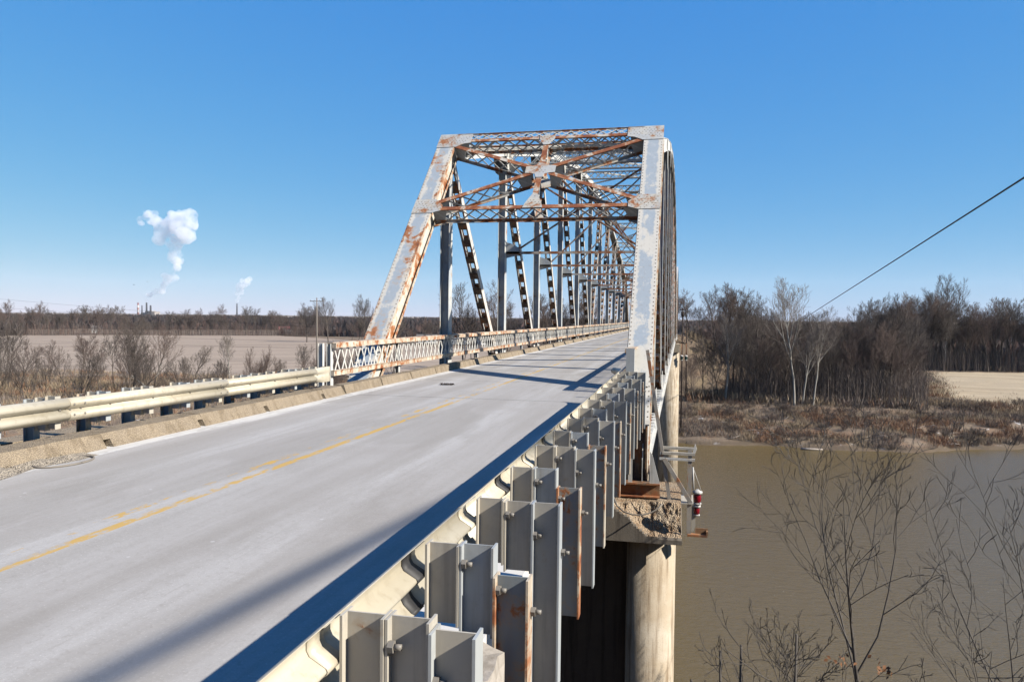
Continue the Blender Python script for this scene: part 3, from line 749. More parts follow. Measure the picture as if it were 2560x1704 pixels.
for i, (y, fl) in enumerate(((16.5, 1), (16.75, .85), (16.95, .35), (17.1, 0.12), (17.35, 0.1))):
    for a, b_ in WP: vs.append((LX-a*fl+.075*(1-fl), y, lz(y)+b_*(1+.12*(i > 1))))
sh.add(vs, [(i*k+j, (i+1)*k+j, (i+1)*k+j+1, i*k+j+1) for i in range(4) for j in range(k-1)], 0, True)
sh.add([(LX+.08, 17.35, lz(17)+.175), (LX+.08, 17.35, lz(17)-.175), (LX-.14, 17.38, lz(17)-.175), (LX-.14, 17.38, lz(17)+.175)], [(0, 1, 2, 3), (3, 2, 1, 0)])
sh.build('end_shoe', 'cream', gl)
for i in range(15):
    y = 3.2+.97*i; even = i % 2; random.seed(40+i); z = lz(y)+.155
    bl = MB(); bl.isec(LX-.19, LX-.015, y, z-.42, z+.035+random.uniform(-.012, .012), .10); bl.build('blockout', 'galv_blue' if even else 'galv', gl)
    bl = MB(); bl.isec(LX-.37, LX-.195, y+.006, z-.45, z+.02+random.uniform(-.015, .015), .10); bl.build('blockout', 'galv', gl)
    pm = MB(); pm.isec(LX-.55, LX-.375, y, -.35, z+.0+random.uniform(-.06, .02), .11, .009, .012, 0, 1); pm.build('post', ['post_rust', 'lip'] if even else ['galv', 'galv_blue'], gl)
    bb = MB(); bolt(bb, (LX+.002, y, lz(y)), (1, 0, 0), .014, .03); bb.build('bolt', 'bolt', gl)
for j, (y, h) in enumerate(((17.95, 1.27), (18.45, 1.24))):
    sp = thing('steel_post', (-9.02, y, -.4), ('pale' if j == 0 else 'second, thicker')+' upright channel post beside the railing end', 'post', 'channel posts at the railing end')
    b = MB(); b.box((-9.08, y-.012, -.4), (-8.96, y+.012, h)); b.box((-9.09, y-.05, -.4), (-9.078, y+.05, h)); b.box((-8.962, y-.05-.02*j, -.4), (-8.95, y+.05+.02*j, h)); b.build('channel', 'steel_white', sp)
wg = thing('retaining_wall', (-9.7, 8, 0), 'low tan concrete wing wall behind the far guardrail posts', 'wall')
b = MB(); b.hexa([(-10.1, 2, -2), (-9.6, 2, -2), (-9.6, 11.3, -2), (-10.1, 11.3, -2), (-10.1, 2, .22), (-9.6, 2, .22), (-9.6, 11.3, .03), (-10.1, 11.3, .03)]); b.build('wall_slab', 'kerb', wg)
b = MB(); b.box((-10.05, 11.3, -.9), (-8.95, 17.7, -.35)); b.build('ledge', 'slab', wg)

# ------------------------------------------------------------------ piers
pr = thing('bridge_pier', (-5.2, 19.2, -22), 'streaked tan concrete pier with a crumbling cap under the near bearing', 'pier', 'bridge piers')
def column(x, y, r, z0, z1):
    c = MB(); zz = [z0, (z0+z1)/2, z1]; c.tube([(x, y, z) for z in zz], [r*1.06, r*1.03, r], 40); return c
for x in (-.62, -9.6): column(x, 19.2, .60, -24, -3.1).build('column', 'pier', pr)
b = MB(); b.box((-9.2, 19.25, -24), (-.9, 19.75, -3.1)); b.build('web_wall', 'wall_shade', pr)
def capmesh():
    m = MB(); x0, x1, y0, y1, z0, z1 = -10.4, .12, 17.75, 20.6, -3.22, -2.37
    nx_, nz_ = 150, 16
    def brk(x):  # height below which the front face still stands; above it the edge is spalled away
        t = max(0, min(1, (x+1.5)/1.0)); return -2.45-.62*(t*t*(3-2*t))+.05*mnoise.noise(V((x*5, 0, 4)))
    vs = []; mi = []
    for i in range(nx_+1):
        u = i/nx_; x = x0+(x1-x0)*(u**.45)
        for j in range(nz_+1):
            z = z0+(z1-z0)*j/nz_; y = y0
            b_ = brk(x)
            if x > -1.75 and z > b_:
                d = (z-b_); y += d*.7+min(1, d*9)*(.10+.08*mnoise.noise(V((x*4, z*4, 2)))+.05*mnoise.noise(V((x*11, z*11, 5)))+.04*mnoise.noise(V((x*30, z*30, 5))))
            vs.append((x-(max(0, z-b_)*.12 if i == nx_ else 0), y, z+(.03*mnoise.noise(V((x*6, 1, 1))) if j == nz_ and x > -1.7 else 0)))
    fs = []
    for i in range(nx_):
        for j in range(nz_):
            a = i*(nz_+1)+j; fs.append((a, a+nz_+1, a+nz_+2, a+1)); q = vs[a]
            mi.append(1 if q[0] > -1.75 and q[2] >= brk(q[0])-.03 else 0)
    k0 = len(m.v); m.v += vs
    for f, i in zip(fs, mi): m.f.append(list(f)); m.m.append(i); m.s.append(False)
    # top, right end, bottom and back
    T = [vs[i*(nz_+1)+nz_] for i in range(nx_+1)]
    for i in range(nx_): m.add([T[i], T[i+1], (T[i+1][0], y1, z1), (T[i][0], y1, z1)], [(0, 1, 2, 3)], 1 if T[i][0] > -1.75 else 0)
    Rr = [vs[nx_*(nz_+1)+j] for j in range(nz_+1)]
    for j in range(nz_): m.add([Rr[j], (Rr[j][0], y1, Rr[j][2]), (Rr[j+1][0], y1, Rr[j+1][2]), Rr[j+1]], [(0, 1, 2, 3)], 1 if j > 4 else 0)
    m.add([(x0, y0, z0), (x1, y0, z0), (x1, y1, z0), (x0, y1, z0)], [(3, 2, 1, 0)]); m.add([(x0, y1, z0), (x1, y1, z0), (x1, y1, z1), (x0, y1, z1)], [(0, 3, 2, 1)])
    return m
capmesh().build('pier_cap', ['cap', 'spall'], pr)
p2 = thing('bridge_pier', (-5.2, 137, -28), 'tall tan concrete pier standing at the water beyond the near span', 'pier', 'bridge piers')
for x in (-1.85, -8.5): column(x, 137.3, 1.75, -29, -3.9).build('column', 'pier', p2)
b = MB(); b.box((-8.5, 136.5, -29), (-1.9, 138.1, -3.9)); b.build('web_wall', 'cap', p2)
b = MB(); b.box((-10.3, 135.5, -3.9), (-.1, 139.1, -2.45)); b.build('pier_cap', 'pier', p2)
lp = MB()
# rusty cross beam and blocking on the near cap
cb = thing('bearing_beam', (-1, 18.6, -2.3), 'rusty steel beam and blocking on the broken pier cap', 'steel beam')
b = MB(); b.box((-1.62, 18.45, -2.02), (-.42, 18.75, -1.98)); b.box((-1.62, 18.59, -2.3), (-.42, 18.61, -2.02)); b.box((-1.62, 18.45, -2.33), (-.42, 18.75, -2.3)); b.build('beam', 'rust', cb)
b = MB(); b.box((-1.18, 18.5, -1.98), (-1.08, 18.52, -1.25)); b.box((-1.55, 18.48, -1.98), (-1.5, 18.52, -1.5)); b.plate([(-.66, 18.5, -1.98), (-.42, 18.5, -1.98), (-.6, 18.5, -1.3), (-.66, 18.5, -1.2)], (0, 1, 0), .03); b.build('stiffener', 'steel_white', cb)
hs = thing('conduit', (-1, 17.7, -2.4), 'loose grey conduit sagging across the pier cap', 'conduit')
b = MB(); b.tube([(-1.5, 17.75, -2.1), (-1.36, 17.6, -2.36), (-1.2, 17.5, -2.46), (-1.0, 17.45, -2.5), (-.8, 17.45, -2.5), (-.58, 17.5, -2.44), (-.42, 17.55, -2.34), (-.33, 17.6, -2.25)], [.018]*8, 8); b.build('pipe', 'hose', hs)

# ------------------------------------------------------------------ service platform with navigation lanterns
pf = thing('service_platform', (0, 17.9, -2.3), 'small rusty steel angle platform hung off the pier end', 'platform')
Y = 18.6
def PZ(p): k = 18.6/17.8; return (p[0]*k, p[1], 2+(p[2]-2)*k)
def angle(name, p, q, w, mat, nrm=(0, 1, 0), par=pf):
    p, q = PZ(p), PZ(q); b = MB(); b.bar(p, q, w, .012, nrm, (0, 0)); d = (V(q)-V(p)).normalized(); sd = d.cross(V(nrm)); b.bar(p, q, .012, w, nrm, (w/2, w/2)); return b.build(name, mat, par)
angle('leaning_brace', (-.74, Y, 1.27), (-.18, Y, -2.2), .075, 'brace')
for yy in (Y-.02, Y+.75): angle('handrail', (-.36, yy, -1.11), (.38, yy, -1.11), .06, 'galv'); angle('handrail', (-.42, yy, -1.24), (.38, yy, -1.24), .05, 'steel_white')
for yy in (Y, Y+.73): angle('upright', (.27, yy, -1.1), (.27, yy, -2.97), .09, 'brace')
angle('diagonal_brace', (-.32, Y-.03, -1.23), (.31, Y-.03, -2.24), .09, 'brace')
b = MB(); b.box((-.36, Y-.05, -2.45), (.38, Y+.85, -2.42)); b.build('deck_plate', 'galv', pf)
b = MB(); b.plate([PZ(q_) for q_ in ((.30, Y, -1.16), (.37, Y, -1.12), (.42, Y, -.98), (.38, Y, -.86))], (.3, 1, 0), .01); b.build('bent_plate', 'steel_white', pf)
b = MB(); b.box((.25, Y-.06, -3.22), (.72, Y+.1, -3.17)); b.box((.69, Y-.06, -3.17), (.73, Y+.1, -3.08)); b.box((.44, Y+.08, -3.17), (.73, Y+.1, -3.04)); b.build('foot_bracket', 'rust', pf)
def lantern(root, x, y, z, s, lens):
    b = MB(); b.tube([(x, y, z), (x, y, z+.05*s), (x, y, z+.07*s), (x, y, z+.10*s)], [.11*s, .115*s, .06*s, .03*s], 16); b.build('cap', 'lamp_white', root)
    l = MB(); l.tube([(x, y, z-.21*s), (x, y, z-.17*s), (x, y, z-.1*s), (x, y, z-.03*s), (x, y, z-.002*s)], [.066*s, .082*s, .088*s, .082*s, .07*s], 16); l.build('lens', lens, root)
    f = MB(); f.tube([(x, y, z-.245*s), (x, y, z-.212*s)], [.09*s, .09*s], 16); f.build('base_ring', 'lamp_white', root)
for i, (z, s, lb) in enumerate(((-2.0, 1.0, 'upper red navigation lantern with white cap, hung on the pier platform'), (-2.31, .8, 'lower, smaller red navigation lantern below the other one'))):
    nl = thing('navigation_light', (.45, 17.78, z), lb, 'lantern', 'red navigation lanterns')
    lantern(nl, .45-.01*i, 17.78, z, s, 'lens')
    if i == 0:
        b = MB(); b.tube([(.36, 17.8, -1.46), (.53, 17.78, -1.92)], [.006]*2, 5); b.tube([(.34, 17.8, -1.4), (.36, 17.78, -1.92)], [.02, .02], 6); b.plate([(.31, 17.8, -1.7), (.38, 17.8, -1.7), (.345, 17.8, -1.45)], (0, 1, 0), .01); b.build('hanger', 'lamp_white', nl)
    else:
        b = MB(); b.plate([(.33, 17.82, -2.3), (.42, 17.82, -2.3), (.42, 17.82, -2.75), (.37, 17.82, -2.9), (.33, 17.82, -2.9)], (0, 1, 0), .012); b.build('back_plate', 'galv', nl)
for i, x in enumerate((.3, 1.05)):
    nl = thing('navigation_light', (x, 135.8, -5), 'tiny green navigation lantern hanging at the far pier, '+('nearer the column' if i == 0 else 'outer one of two'), 'lantern', 'green navigation lanterns')
    lantern(nl, x, 135.8, -4.6, 2.8, 'lens_green')
    b = MB(); b.tube([(x, 135.8, -4.3), (x, 135.8, -2.2)], [.05, .05], 6); b.bar((-.2, 135.8, -2.25), (1.1, 135.8, -2.25), .1, .1); b.build('hanger', 'rust', nl)

# ------------------------------------------------------------------ trees
def tube_branch(mb, p, d, L, r0, r1, segs, sides, wob, up, rng, mi=0):
    pts = [p.copy()]; rs = [r0]; q = p.copy()
    for i in range(segs):
        d = (d+V((rng.uniform(-wob, wob), rng.uniform(-wob, wob), rng.uniform(-wob, wob)+up))).normalized()
        q = q+d*(L/segs); pts.append(q.copy()); rs.append(r0+(r1-r0)*(i+1)/segs)
    mb.tube(pts, rs, sides, mi, True, False); return pts, rs, d
def make_tree(seed, H, r0, nc, ang, lr, start, up=.1, wob=.12, rmin=.02, stems=1, lean=.05, splay=0., trunkmat=('bark', 'twig'), bare=.35, white=0, seg0=7, w0=1.):
    rng = random.Random(seed); T, Cc = MB(), MB(); maxl = len(nc)
    def rec(p, d, L, r, lev):
        segs = (seg0, 5, 4, 3, 2, 2)[lev]; sides = (7, 5, 4, 3, 3, 3)[lev]; r = max(r, rmin)
        mb = T if lev < 2 else Cc
        mi = 0
        pts, rs, dl = tube_branch(mb, p, d, L, r, max(r*(.25 if lev else (.3 if w0 == 1 else .07)), rmin*.7), segs, sides, wob*(1+.5*lev if lev else w0), up*(1 if lev else .3), rng, mi)
        if lev >= maxl: return
        n_ = nc[lev]; ph = rng.random()*6.28
        for i in range(n_):
            t = start[lev]+(1-start[lev])*((i+rng.random()*.7)/n_); t = min(t, .985)
            f = t*segs; k = min(int(f), segs-1); q = pts[k].lerp(pts[k+1], f-k); dd = (pts[k+1]-pts[k]).normalized(); rr = rs[k]+(rs[k+1]-rs[k])*(f-k)
            ph += 2.4+rng.uniform(-.5, .5); a = ang[lev]*rng.uniform(.75, 1.25)*(1.0-.25*t)
            u = dd.orthogonal().normalized(); w_ = dd.cross(u)
            nd = dd*math.cos(a)+(u*math.cos(ph)+w_*math.sin(ph))*math.sin(a)
            rec(q, nd, L*lr[lev]*(1.15-.55*(t-start[lev])/(1-start[lev]+1e-6))*rng.uniform(.75, 1.2), rr*.62, lev+1)
    for s_ in range(stems):
        a = 6.28*s_/stems+rng.random(); k = splay*rng.uniform(.4, 1.2) if stems > 1 else 0
        d = V((math.cos(a)*k+rng.uniform(-lean, lean), math.sin(a)*k+rng.uniform(-lean, lean), 1)).normalized()
        rec(V((math.cos(a)*.2*(stems > 1), math.sin(a)*.2*(stems > 1), -.4)), d, H*rng.uniform(.8, 1.05)*.8, r0*rng.uniform(.8, 1.1), 0)
    return T, Cc
def proto(name, seed, label, cat, group, mats, **kw):
    T, Cc = make_tree(seed, **kw)
    o = bpy.data.objects.new(name, None); tag(o, label, cat, group)
    me = []
    for nm, mb, mt in (('trunk', T, mats[0]), ('crown', Cc, mats[1])):
        m_ = bpy.data.meshes.new(nm); m_.from_pydata(mb.v, [], mb.f); m_.materials.append(M[mt]); m_.update()
        m_.polygons.foreach_set('use_smooth', mb.s); me.append((nm, m_))
    return dict(name=name, label=label, cat=cat, group=group, me=me)
def plant(pr_, loc, scale=1., rz=0., label=None, group=None, tilt=(0, 0)):
    o = bpy.data.objects.new(pr_['name'], None); COL.objects.link(o)
    o.location = loc; o.rotation_euler = (tilt[0], tilt[1], rz); o.scale = (scale,)*3 if not isinstance(scale, tuple) else scale
    tag(o, label or pr_['label'], pr_['cat'], group if group is not None else pr_['group'])
    for nm, m_ in pr_['me']:
        c = bpy.data.objects.new(nm, m_); COL.objects.link(c); c.parent = o
    return o
WL = 'bare grey-brown tree in the dense wood on the far river bank'; WG = 'bare trees of the wood across the river'
wood = [proto('bare_tree', 100+i, WL, 'tree', WG, ('bark', 'twig' if i % 3 else 'twig_red'), H=25, r0=.26+.04*(i % 2), nc=[11, 7, 6, 5], ang=[.62, .6, .6, .6], lr=[.46, .5, .5, .5], start=[.33+.06*(i % 3), .25, .2, .2], up=.10, wob=.11, rmin=.022, lean=.08) for i in range(5)]
wide = [proto('spreading_tree', 120+i, 'tall bare tree with a wide fan crown', 'tree', None, ('bark', 'twig'), H=27, r0=.42, nc=[12, 9, 7, 5], ang=[.75, .6, .55, .6], lr=[.55, .5, .5, .48], start=[.3, .2, .2, .2], up=.13, wob=.10, rmin=.022) for i in range(2)]
pale = [proto('white_tree', 140+i, 'bare white-barked tree', 'tree', None, ('bark_white', 'twig_pale'), H=28, r0=.30, nc=[10, 7, 6, 4], ang=[.5, .55, .6, .6], lr=[.42, .5, .5, .5], start=[.45, .2, .2, .2], up=.12, wob=.10, rmin=.02) for i in range(2)]
bush = [proto('bare_shrub', 160+i, 'multi-stemmed bare shrub', 'shrub', None, ('bark', 'twig_red' if i % 2 else 'twig'), H=12, r0=.10, nc=[8, 6, 5], ang=[.5, .5, .55], lr=[.45, .5, .5], start=[.25, .15, .15], up=.10, wob=.12, rmin=.016, stems=6, splay=.45) for i in range(3)]
scrub = [proto('bank_shrub', 180+i, 'small bare shrub', 'shrub', None, ('bark', ('twig_red', 'twig', 'twig')[i]), H=3.4, r0=.035, nc=[6, 6, 4], ang=[.5, .55, .6], lr=[.5, .5, .5], start=[.2, .15, .15], up=.07, wob=.16, rmin=.012, stems=7, splay=.6) for i in range(3)]
rng = random.Random(5)
def gz(x, y): return hgt(x, y)-.3
# wood on the far bank, right of the bridge: an edge row and the depth behind it
cnt = 0
for row in range(9):
    y = 219+row*9
    x = 14+rng.uniform(0, 3)+max(0, row-3)*1.5-(14 if row > 5 else 0)
    while x < 63+row*2.4 and cnt < 185:
        xx, yy = x+rng.uniform(-1.5, 1.5), y+rng.uniform(-4, 4)
        s = rng.uniform(.66, .98)*(1.03 if row else .92)
        plant(wood[rng.randrange(5)], (xx, yy, gz(xx, yy) if xx > 14 else -21), (s*rng.uniform(.8, 1.1), s*rng.uniform(.8, 1.1), s), rng.random()*6.28, tilt=(rng.gauss(0, .05), rng.gauss(0, .06))); cnt += 1
        x += rng.uniform(3.0, 6.2)*(1 if row < 5 else 1.2)
for (x, y, s) in ((4, 212, .55), (6.5, 216, .7), (9, 213, .6), (11, 219, .8), (3, 240, .62), (7, 252, .6), (11, 238, .8), (13, 228, .9), (-1, 262, .5), (2, 275, .55)):
    plant(wood[rng.randrange(5)], (x, y, gz(x, y)), s, rng.random()*6.28, 'smaller bare tree on the slope beside the dark pole at the bridge end', 'trees on the slope at the bridge end')
FL = 'bare dark tree in the wood behind the stubble field'; FG = 'bare trees of the wood behind the stubble field'
for row in range(5):
    x = 84+row*3
    while x < 262:
        xx, yy = x+rng.uniform(-2, 2), 386+(x-118)*.22*(1 if x > 118 else .5)+row*9+rng.uniform(-3, 3)
        s = rng.uniform(1.05, 1.45)
        plant(wood[rng.randrange(5)], (xx, yy, gz(xx, yy)), (s*1.1, s*1.1, s), rng.random()*6.28, FL, FG); x += rng.uniform(4.6, 7.5)*(1+.2*row)
for i, (x, y, s, lb) in enumerate(((58, 232, 1.08, 'tall dark tree with a broad fan crown above the wood, left of the stubble field'), (128, 396, 1.5, 'broad round-crowned tree rising above the wood behind the stubble field'), (66, 242, .95, 'dark fan-crowned tree at the corner of the wood by the stubble field'))):
    plant(wide[i % 2], (x, y, gz(x, y)), s, i*1.7, lb)
for i, (x, y, s, rz, lb, tl) in enumerate(((34.5, 212, 1.0, .4, 'forked white-trunked tree standing out at the front of the wood', (.0, .03)), (31.8, 212.5, .92, 2.1, 'slim white tree leaning beside the forked white one', (.03, -.06)), (30.2, 214, 1.3, 3.0, 'tallest white-crowned tree of the wood, rising well above the rest', (0, .02)), (12.5, 217, 1.05, 4.2, 'pale bushy-topped tree near the dark pole at the bridge end', (0, .02)), (120, 388, .98, 1.0, 'thin white trunk at the edge of the wood behind the stubble field', (.02, 0)), (66, 248, 1.05, 2.0, 'white broken-limbed tree among the dark crowns, above the stubble field corner', (0, .05)))):
    plant(pale[i % 2], (x, y, gz(x, y)), s, rz, lb, '', tl)
# left side: shrubs on the far bank in front of the field
lsh = []
for i in range(58):
    t = i/57; px = -212+t*130; lsh.append((px+rng.uniform(-3, 3), 152+(t*34)+rng.choice((0, 10, 22, 36))+rng.uniform(-4, 4), rng.uniform(.85, 1.45)*(1.12 if t < .5 else .9)))
SL = 'bare multi-stemmed shrub on the bank in front of the tilled field'
for x, y, s in lsh:
    if abs(x+128) < 5: s *= .6
    if rng.random() < .5: plant(wood[rng.randrange(5)], (x, y, gz(x, y)), (s*rng.uniform(.42, .62), s*rng.uniform(.42, .62), s*rng.uniform(.44, .6)), rng.random()*6.28, 'slender bare tree growing among the shrubs in front of the tilled field', 'slender trees in front of the tilled field', (rng.gauss(0, .1), rng.gauss(0, .1)))
    else: plant(bush[rng.randrange(3)], (x, y, gz(x, y)), (s*rng.uniform(.6, .95), s*rng.uniform(.6, .95), s*rng.uniform(.7, 1.05)), rng.random()*6.28, SL, 'bank shrubs in front of the tilled field')
plant(pale[1], (-138.4, 214, gz(-138, 214)), .74, 1.2, 'slender white-barked tree rising in front of the tilled field', '')
# far tree line beyond the field
TL = 'bare tree in the line of trees along the far edge of the tilled field'; TG = 'tree line beyond the tilled field'
ptsl = [(-640, 560), (-552, 652), (-410, 726), (-360, 742)]
k = 0
for (a, b) in zip(ptsl[:-1], ptsl[1:]):
    L = math.dist(a, b); n_ = int(L/3.6)
    for i in range(n_):
        t = (i+rng.random()*.8)/n_; dep = rng.choice((0, 6, 14, 28, 45, 60))*rng.uniform(.6, 1.2)
        x, y = a[0]+(b[0]-a[0])*t-dep*.62, a[1]+(b[1]-a[1])*t+dep*.78
        s = rng.uniform(.75, 1.2)*(1.1 if dep > 20 else .9); az_ = math.degrees(math.atan2(x, y)); s *= .72 if abs(az_+38.5) < 1.5 or abs(az_+32.5) < .5 else 1
        plant(wood[rng.randrange(5)], (x, y, -20.3), (s*1.05, s*1.05, s), rng.random()*6.28, TL, TG); k += 1
for i, (x, y, s, lb) in enumerate(((-297, 566, 1.12, 'dark round-crowned tree standing left of the utility pole at the field edge'), (-278, 566, 1.2, 'dark broad tree right beside the utility pole at the field edge'), (-252, 580, 1.38, 'dark tree with an even crown between the utility pole and the bridge end post'))):
    plant(wide[i % 2], (x, y, -20.3), s, i*2.2, lb)
ML = 'small bare tree at the field edge between the pole and the bridge'; 
for i in range(16):
    x, y = -272+i*7+rng.uniform(-3, 3), 592-i*4+rng.uniform(-6, 14); s = rng.uniform(.6, .95)
    plant(wood[rng.randrange(5)], (x, y, -20.3), (s*1.3, s*1.3, s), rng.random()*6.28, ML, 'small trees along the field edge')
BL = 'bare tree behind the left truss, seen between its posts'; BG = 'bare trees behind the left truss'
for (x, y, s) in ((-78, 272, 1.05), (-73, 268, .8), (-69, 280, .9), (-62, 270, 1.1), (-58, 262, 1.0), (-55, 276, .85), (-51, 268, .95), (-47, 262, .8), (-43, 258, .95), (-40, 270, .85), (-36, 262, .9), (-32, 268, .85), (-28, 260, .9), (-84, 300, .75), (-90, 310, .7)):
    plant(wood[rng.randrange(5)], (x, y, gz(x, y)), s*1.3, rng.random()*6.28, BL, BG, (rng.gauss(0, .08), rng.gauss(0, .08)))
# scrub along the far river bank
for i in range(140):
    x = rng.uniform(0, 108); y = yfar(x)+rng.uniform(3, 33); s = rng.uniform(.4, 1.1)
    plant(scrub[rng.randrange(3)], (x, y, gz(x, y)), s, rng.random()*6.28, 'small bare shrub on the brushy far river bank', 'shrubs on the far river bank')
# distant woods to the horizon: one mass
wm = MB(); rng2 = random.Random(9)
def clump(x, y, z, h, w_):
    for i in range(16):
        a, b_ = rng2.random()*6.28, rng2.random(); px, py = x+math.cos(a)*w_*b_, y+math.sin(a)*w_*b_
        hh = h*rng2.uniform(.55, 1.0)*(1-.3*b_); t = w_*rng2.uniform(.05, .13); lx, ly = rng2.gauss(0, .12)*h, rng2.gauss(0, .12)*h
        P_ = [V((px-t, py, z)), V((px+t, py, z)), V((px, py+t*1.5, z)), V((px+lx*.4-t*1.6, py+ly*.4, z+hh*.55)), V((px+lx*.4+t*1.6, py+ly*.4, z+hh*.55)), V((px+lx*.4, py+ly*.4+t*2.2, z+hh*.55)), V((px+lx, py+ly, z+hh))]
        wm.add(P_, [(0, 1, 4, 3), (1, 2, 5, 4), (2, 0, 3, 5), (3, 4, 6), (4, 5, 6), (5, 3, 6)], rng2.randrange(3))
for i in range(3400):
    az = rng2.uniform(-1.02, .62); r = rng2.choice((rng2.uniform(800, 1400), rng2.uniform(1000, 2600), rng2.uniform(2000, 3800)))
    if az > -.22: r = max(r, 900)
    if -.80 < az < -.45 and r < 1150: r += 350
    x, y = r*math.sin(az), r*math.cos(az); w_ = 9+r*.004
    clump(x, y, hgt(x, y)-.5, rng2.uniform(15, 22), w_)
for i in range(420):
    az = rng2.uniform(.10, .62); r = rng2.uniform(440, 950); x, y = r*math.sin(az), r*math.cos(az)
    if y > 400+(x-118)*.22+40: clump(x, y, hgt(x, y)-.5, rng2.uniform(14, 22), 8)
M['wood_a'] = simple('far_wood_brown', (.235, .19, .17), (.155, .13, .12), .05, .95, .05)
M['wood_b'] = simple('far_wood_grey', (.22, .185, .17), (.155, .13, .12), .05, .95, .05)
M['wood_c'] = simple('far_wood_red', (.32, .20, .165), (.19, .14, .12), .05, .95, .05)
tag(wm.build('distant_woods', ['wood_a', 'wood_b', 'wood_c']), 'brown leafless woods stretching to the horizon', 'woods', kind='stuff')
# brush
M['br_a'] = simple('rust_brown_weeds', (.38, .215, .135), (.27, .165, .11), .2, .95, .05)
M['br_b'] = simple('tan_dead_grass', (.50, .395, .27), (.34, .27, .19), .2, .95, .05)
M['br_c'] = simple('grey_brown_stems', (.34, .28, .24), (.21, .175, .155), .2, .95, .05)
def brush(name, n_, pick, label, hmin, hmax, w_, mixw):
    b = MB(); r = random.Random(n_)
    for i in range(n_):
        x, y = pick(r); z = hgt(x, y)-.05; q = mnoise.noise(V((x*.06, y*.09, 2.2)))
        mi = 0 if q > .12-mixw else (1 if q > -.15 else 2)
        if r.random() < .3: mi = r.randrange(3)
        for k in range(6):
            a = r.random()*6.28; h = r.uniform(hmin, hmax); sp = r.uniform(.03, .42); px, py = x+r.gauss(0, .4), y+r.gauss(0, .4); t = w_*r.uniform(.4, 1.0)
            dx, dy = math.cos(a), math.sin(a)
            b.add([(px-dy*t, py+dx*t, z), (px+dy*t, py-dx*t, z), (px+dx*sp*h*.4+dy*t*.6, py+dy*sp*h*.4-dx*t*.6, z+h*.6), (px+dx*sp*h, py+dy*sp*h, z+h)], [(0, 1, 2), (0, 2, 3)], mi)
    return tag(b.build(name, ['br_a', 'br_b', 'br_c']), label, 'brush', kind='stuff')
brush('river_bank_brush', 13500, lambda r: (lambda x, y: (x, y if mnoise.noise(V((x*.09, y*.2, 9))) < .22 or y > yfar(x)+22 else y+9))(*(lambda x: (x, yfar(x)+3+abs(r.gauss(0, 1))*15))(r.uniform(-12, 115))), 'rust-brown weeds and dead grass covering the far river bank', .35, 1.5, .027, -.02)
def thicket(name, n_, pick, label, h0, h1, mats):
    b = MB(); r = random.Random(n_)
    for i in range(n_):
        x, y, z = pick(r); h = r.uniform(h0, h1); t = .018+h*.005; lx, ly = r.gauss(0, .09)*h, r.gauss(0, .09)*h; mi = r.randrange(3); a0 = r.random()*6
        def ring(px, py, pz, q): return [(px+q*math.cos(a0+k*2.0944), py+q*math.sin(a0+k*2.0944), pz) for k in range(3)]
        P_ = ring(x, y, z-.3, t)+ring(x+lx*.5, y+ly*.5, z+h*.55, t*.7)+[(x+lx, y+ly, z+h)]
        b.add(P_, [(k, (k+1) % 3, 3+(k+1) % 3, 3+k) for k in range(3)]+[(3+k, 3+(k+1) % 3, 6) for k in range(3)], mi)
        for k in range(7):
            f = r.uniform(.3, .95); q = t*.45; px, py, pz = x+lx*f, y+ly*f, z+h*f; a = r.random()*6.28; L = h*r.uniform(.12, .34)*(1.2-f*.6)
            ex_, ey_, ez_ = px+math.cos(a)*L*.6, py+math.sin(a)*L*.6, pz+L*.8
            b.add([(px, py, pz-q), (px-q*math.sin(a), py+q*math.cos(a), pz+q), (px+q*math.sin(a), py-q*math.cos(a), pz+q), (ex_, ey_, ez_)], [(0, 1, 3), (1, 2, 3), (2, 0, 3)], mi)
    return tag(b.build(name, mats), label, 'thicket', kind='stuff')
thicket('wood_thicket', 5200, lambda r: (lambda x, y: (x, y, hgt(x, y) if x > 14 else -21))(*(lambda y: (r.uniform(13, 64+(y-218)*.25), y))(216+abs(r.gauss(0, 1))*48)), 'thicket of thin bare stems filling the far bank wood', 3, 11, ['wood_a', 'wood_b', 'br_c'])
thicket('field_edge_thicket', 5200, lambda r: (lambda x, d: (x, 384+(x-118)*.22*(1 if x > 118 else .5)+d, hgt(x, 384+(x-118)*.22+d)))(r.uniform(92, 262), r.random()**1.5*52), 'thicket of thin bare stems in the wood behind the stubble field', 3, 12, ['wood_a', 'wood_b', 'br_c'])
def on_line(r):
    q = r.random()*3
    a, b = ptsl[int(q)], ptsl[int(q)+1]; t = q-int(q); d = r.random()**1.6*55
    return (a[0]+(b[0]-a[0])*t-d*.62, a[1]+(b[1]-a[1])*t+d*.78, -20.2)
thicket('tree_line_thicket', 5200, on_line, 'brown thicket along the foot of the tree line beyond the tilled field', 4, 13, ['wood_a', 'wood_b', 'wood_c'])
brush('wood_undergrowth', 5200, lambda r: (lambda y: (r.uniform(2, 63+(y-218)*.25), y))(214+abs(r.gauss(0, 1))*26) if r.random() < .7 else (r.uniform(84, 260), r.uniform(384, 400)+26*r.random()), 'brown undergrowth and thin stems on the floor of the woods', .6, 3.2, .035, -.3)
def margin(r):
    e = [(70, 230), (88, 224), (124, 228), (320, 280)] if r.random() < .7 else [(70, 230), (90, 300), (106, 366)]
    q = r.random()**1.4*(len(e)-1); a, b = e[int(q)], e[int(q)+1]; t = q-int(q)
    return (a[0]+(b[0]-a[0])*t+r.gauss(0, 2.2), a[1]+(b[1]-a[1])*t+r.gauss(0, 4.5))
brush('field_margin_brush', 4200, margin, 'grey-brown weeds along the margin of the stubble field', .4, 2.0, .03, -.1)
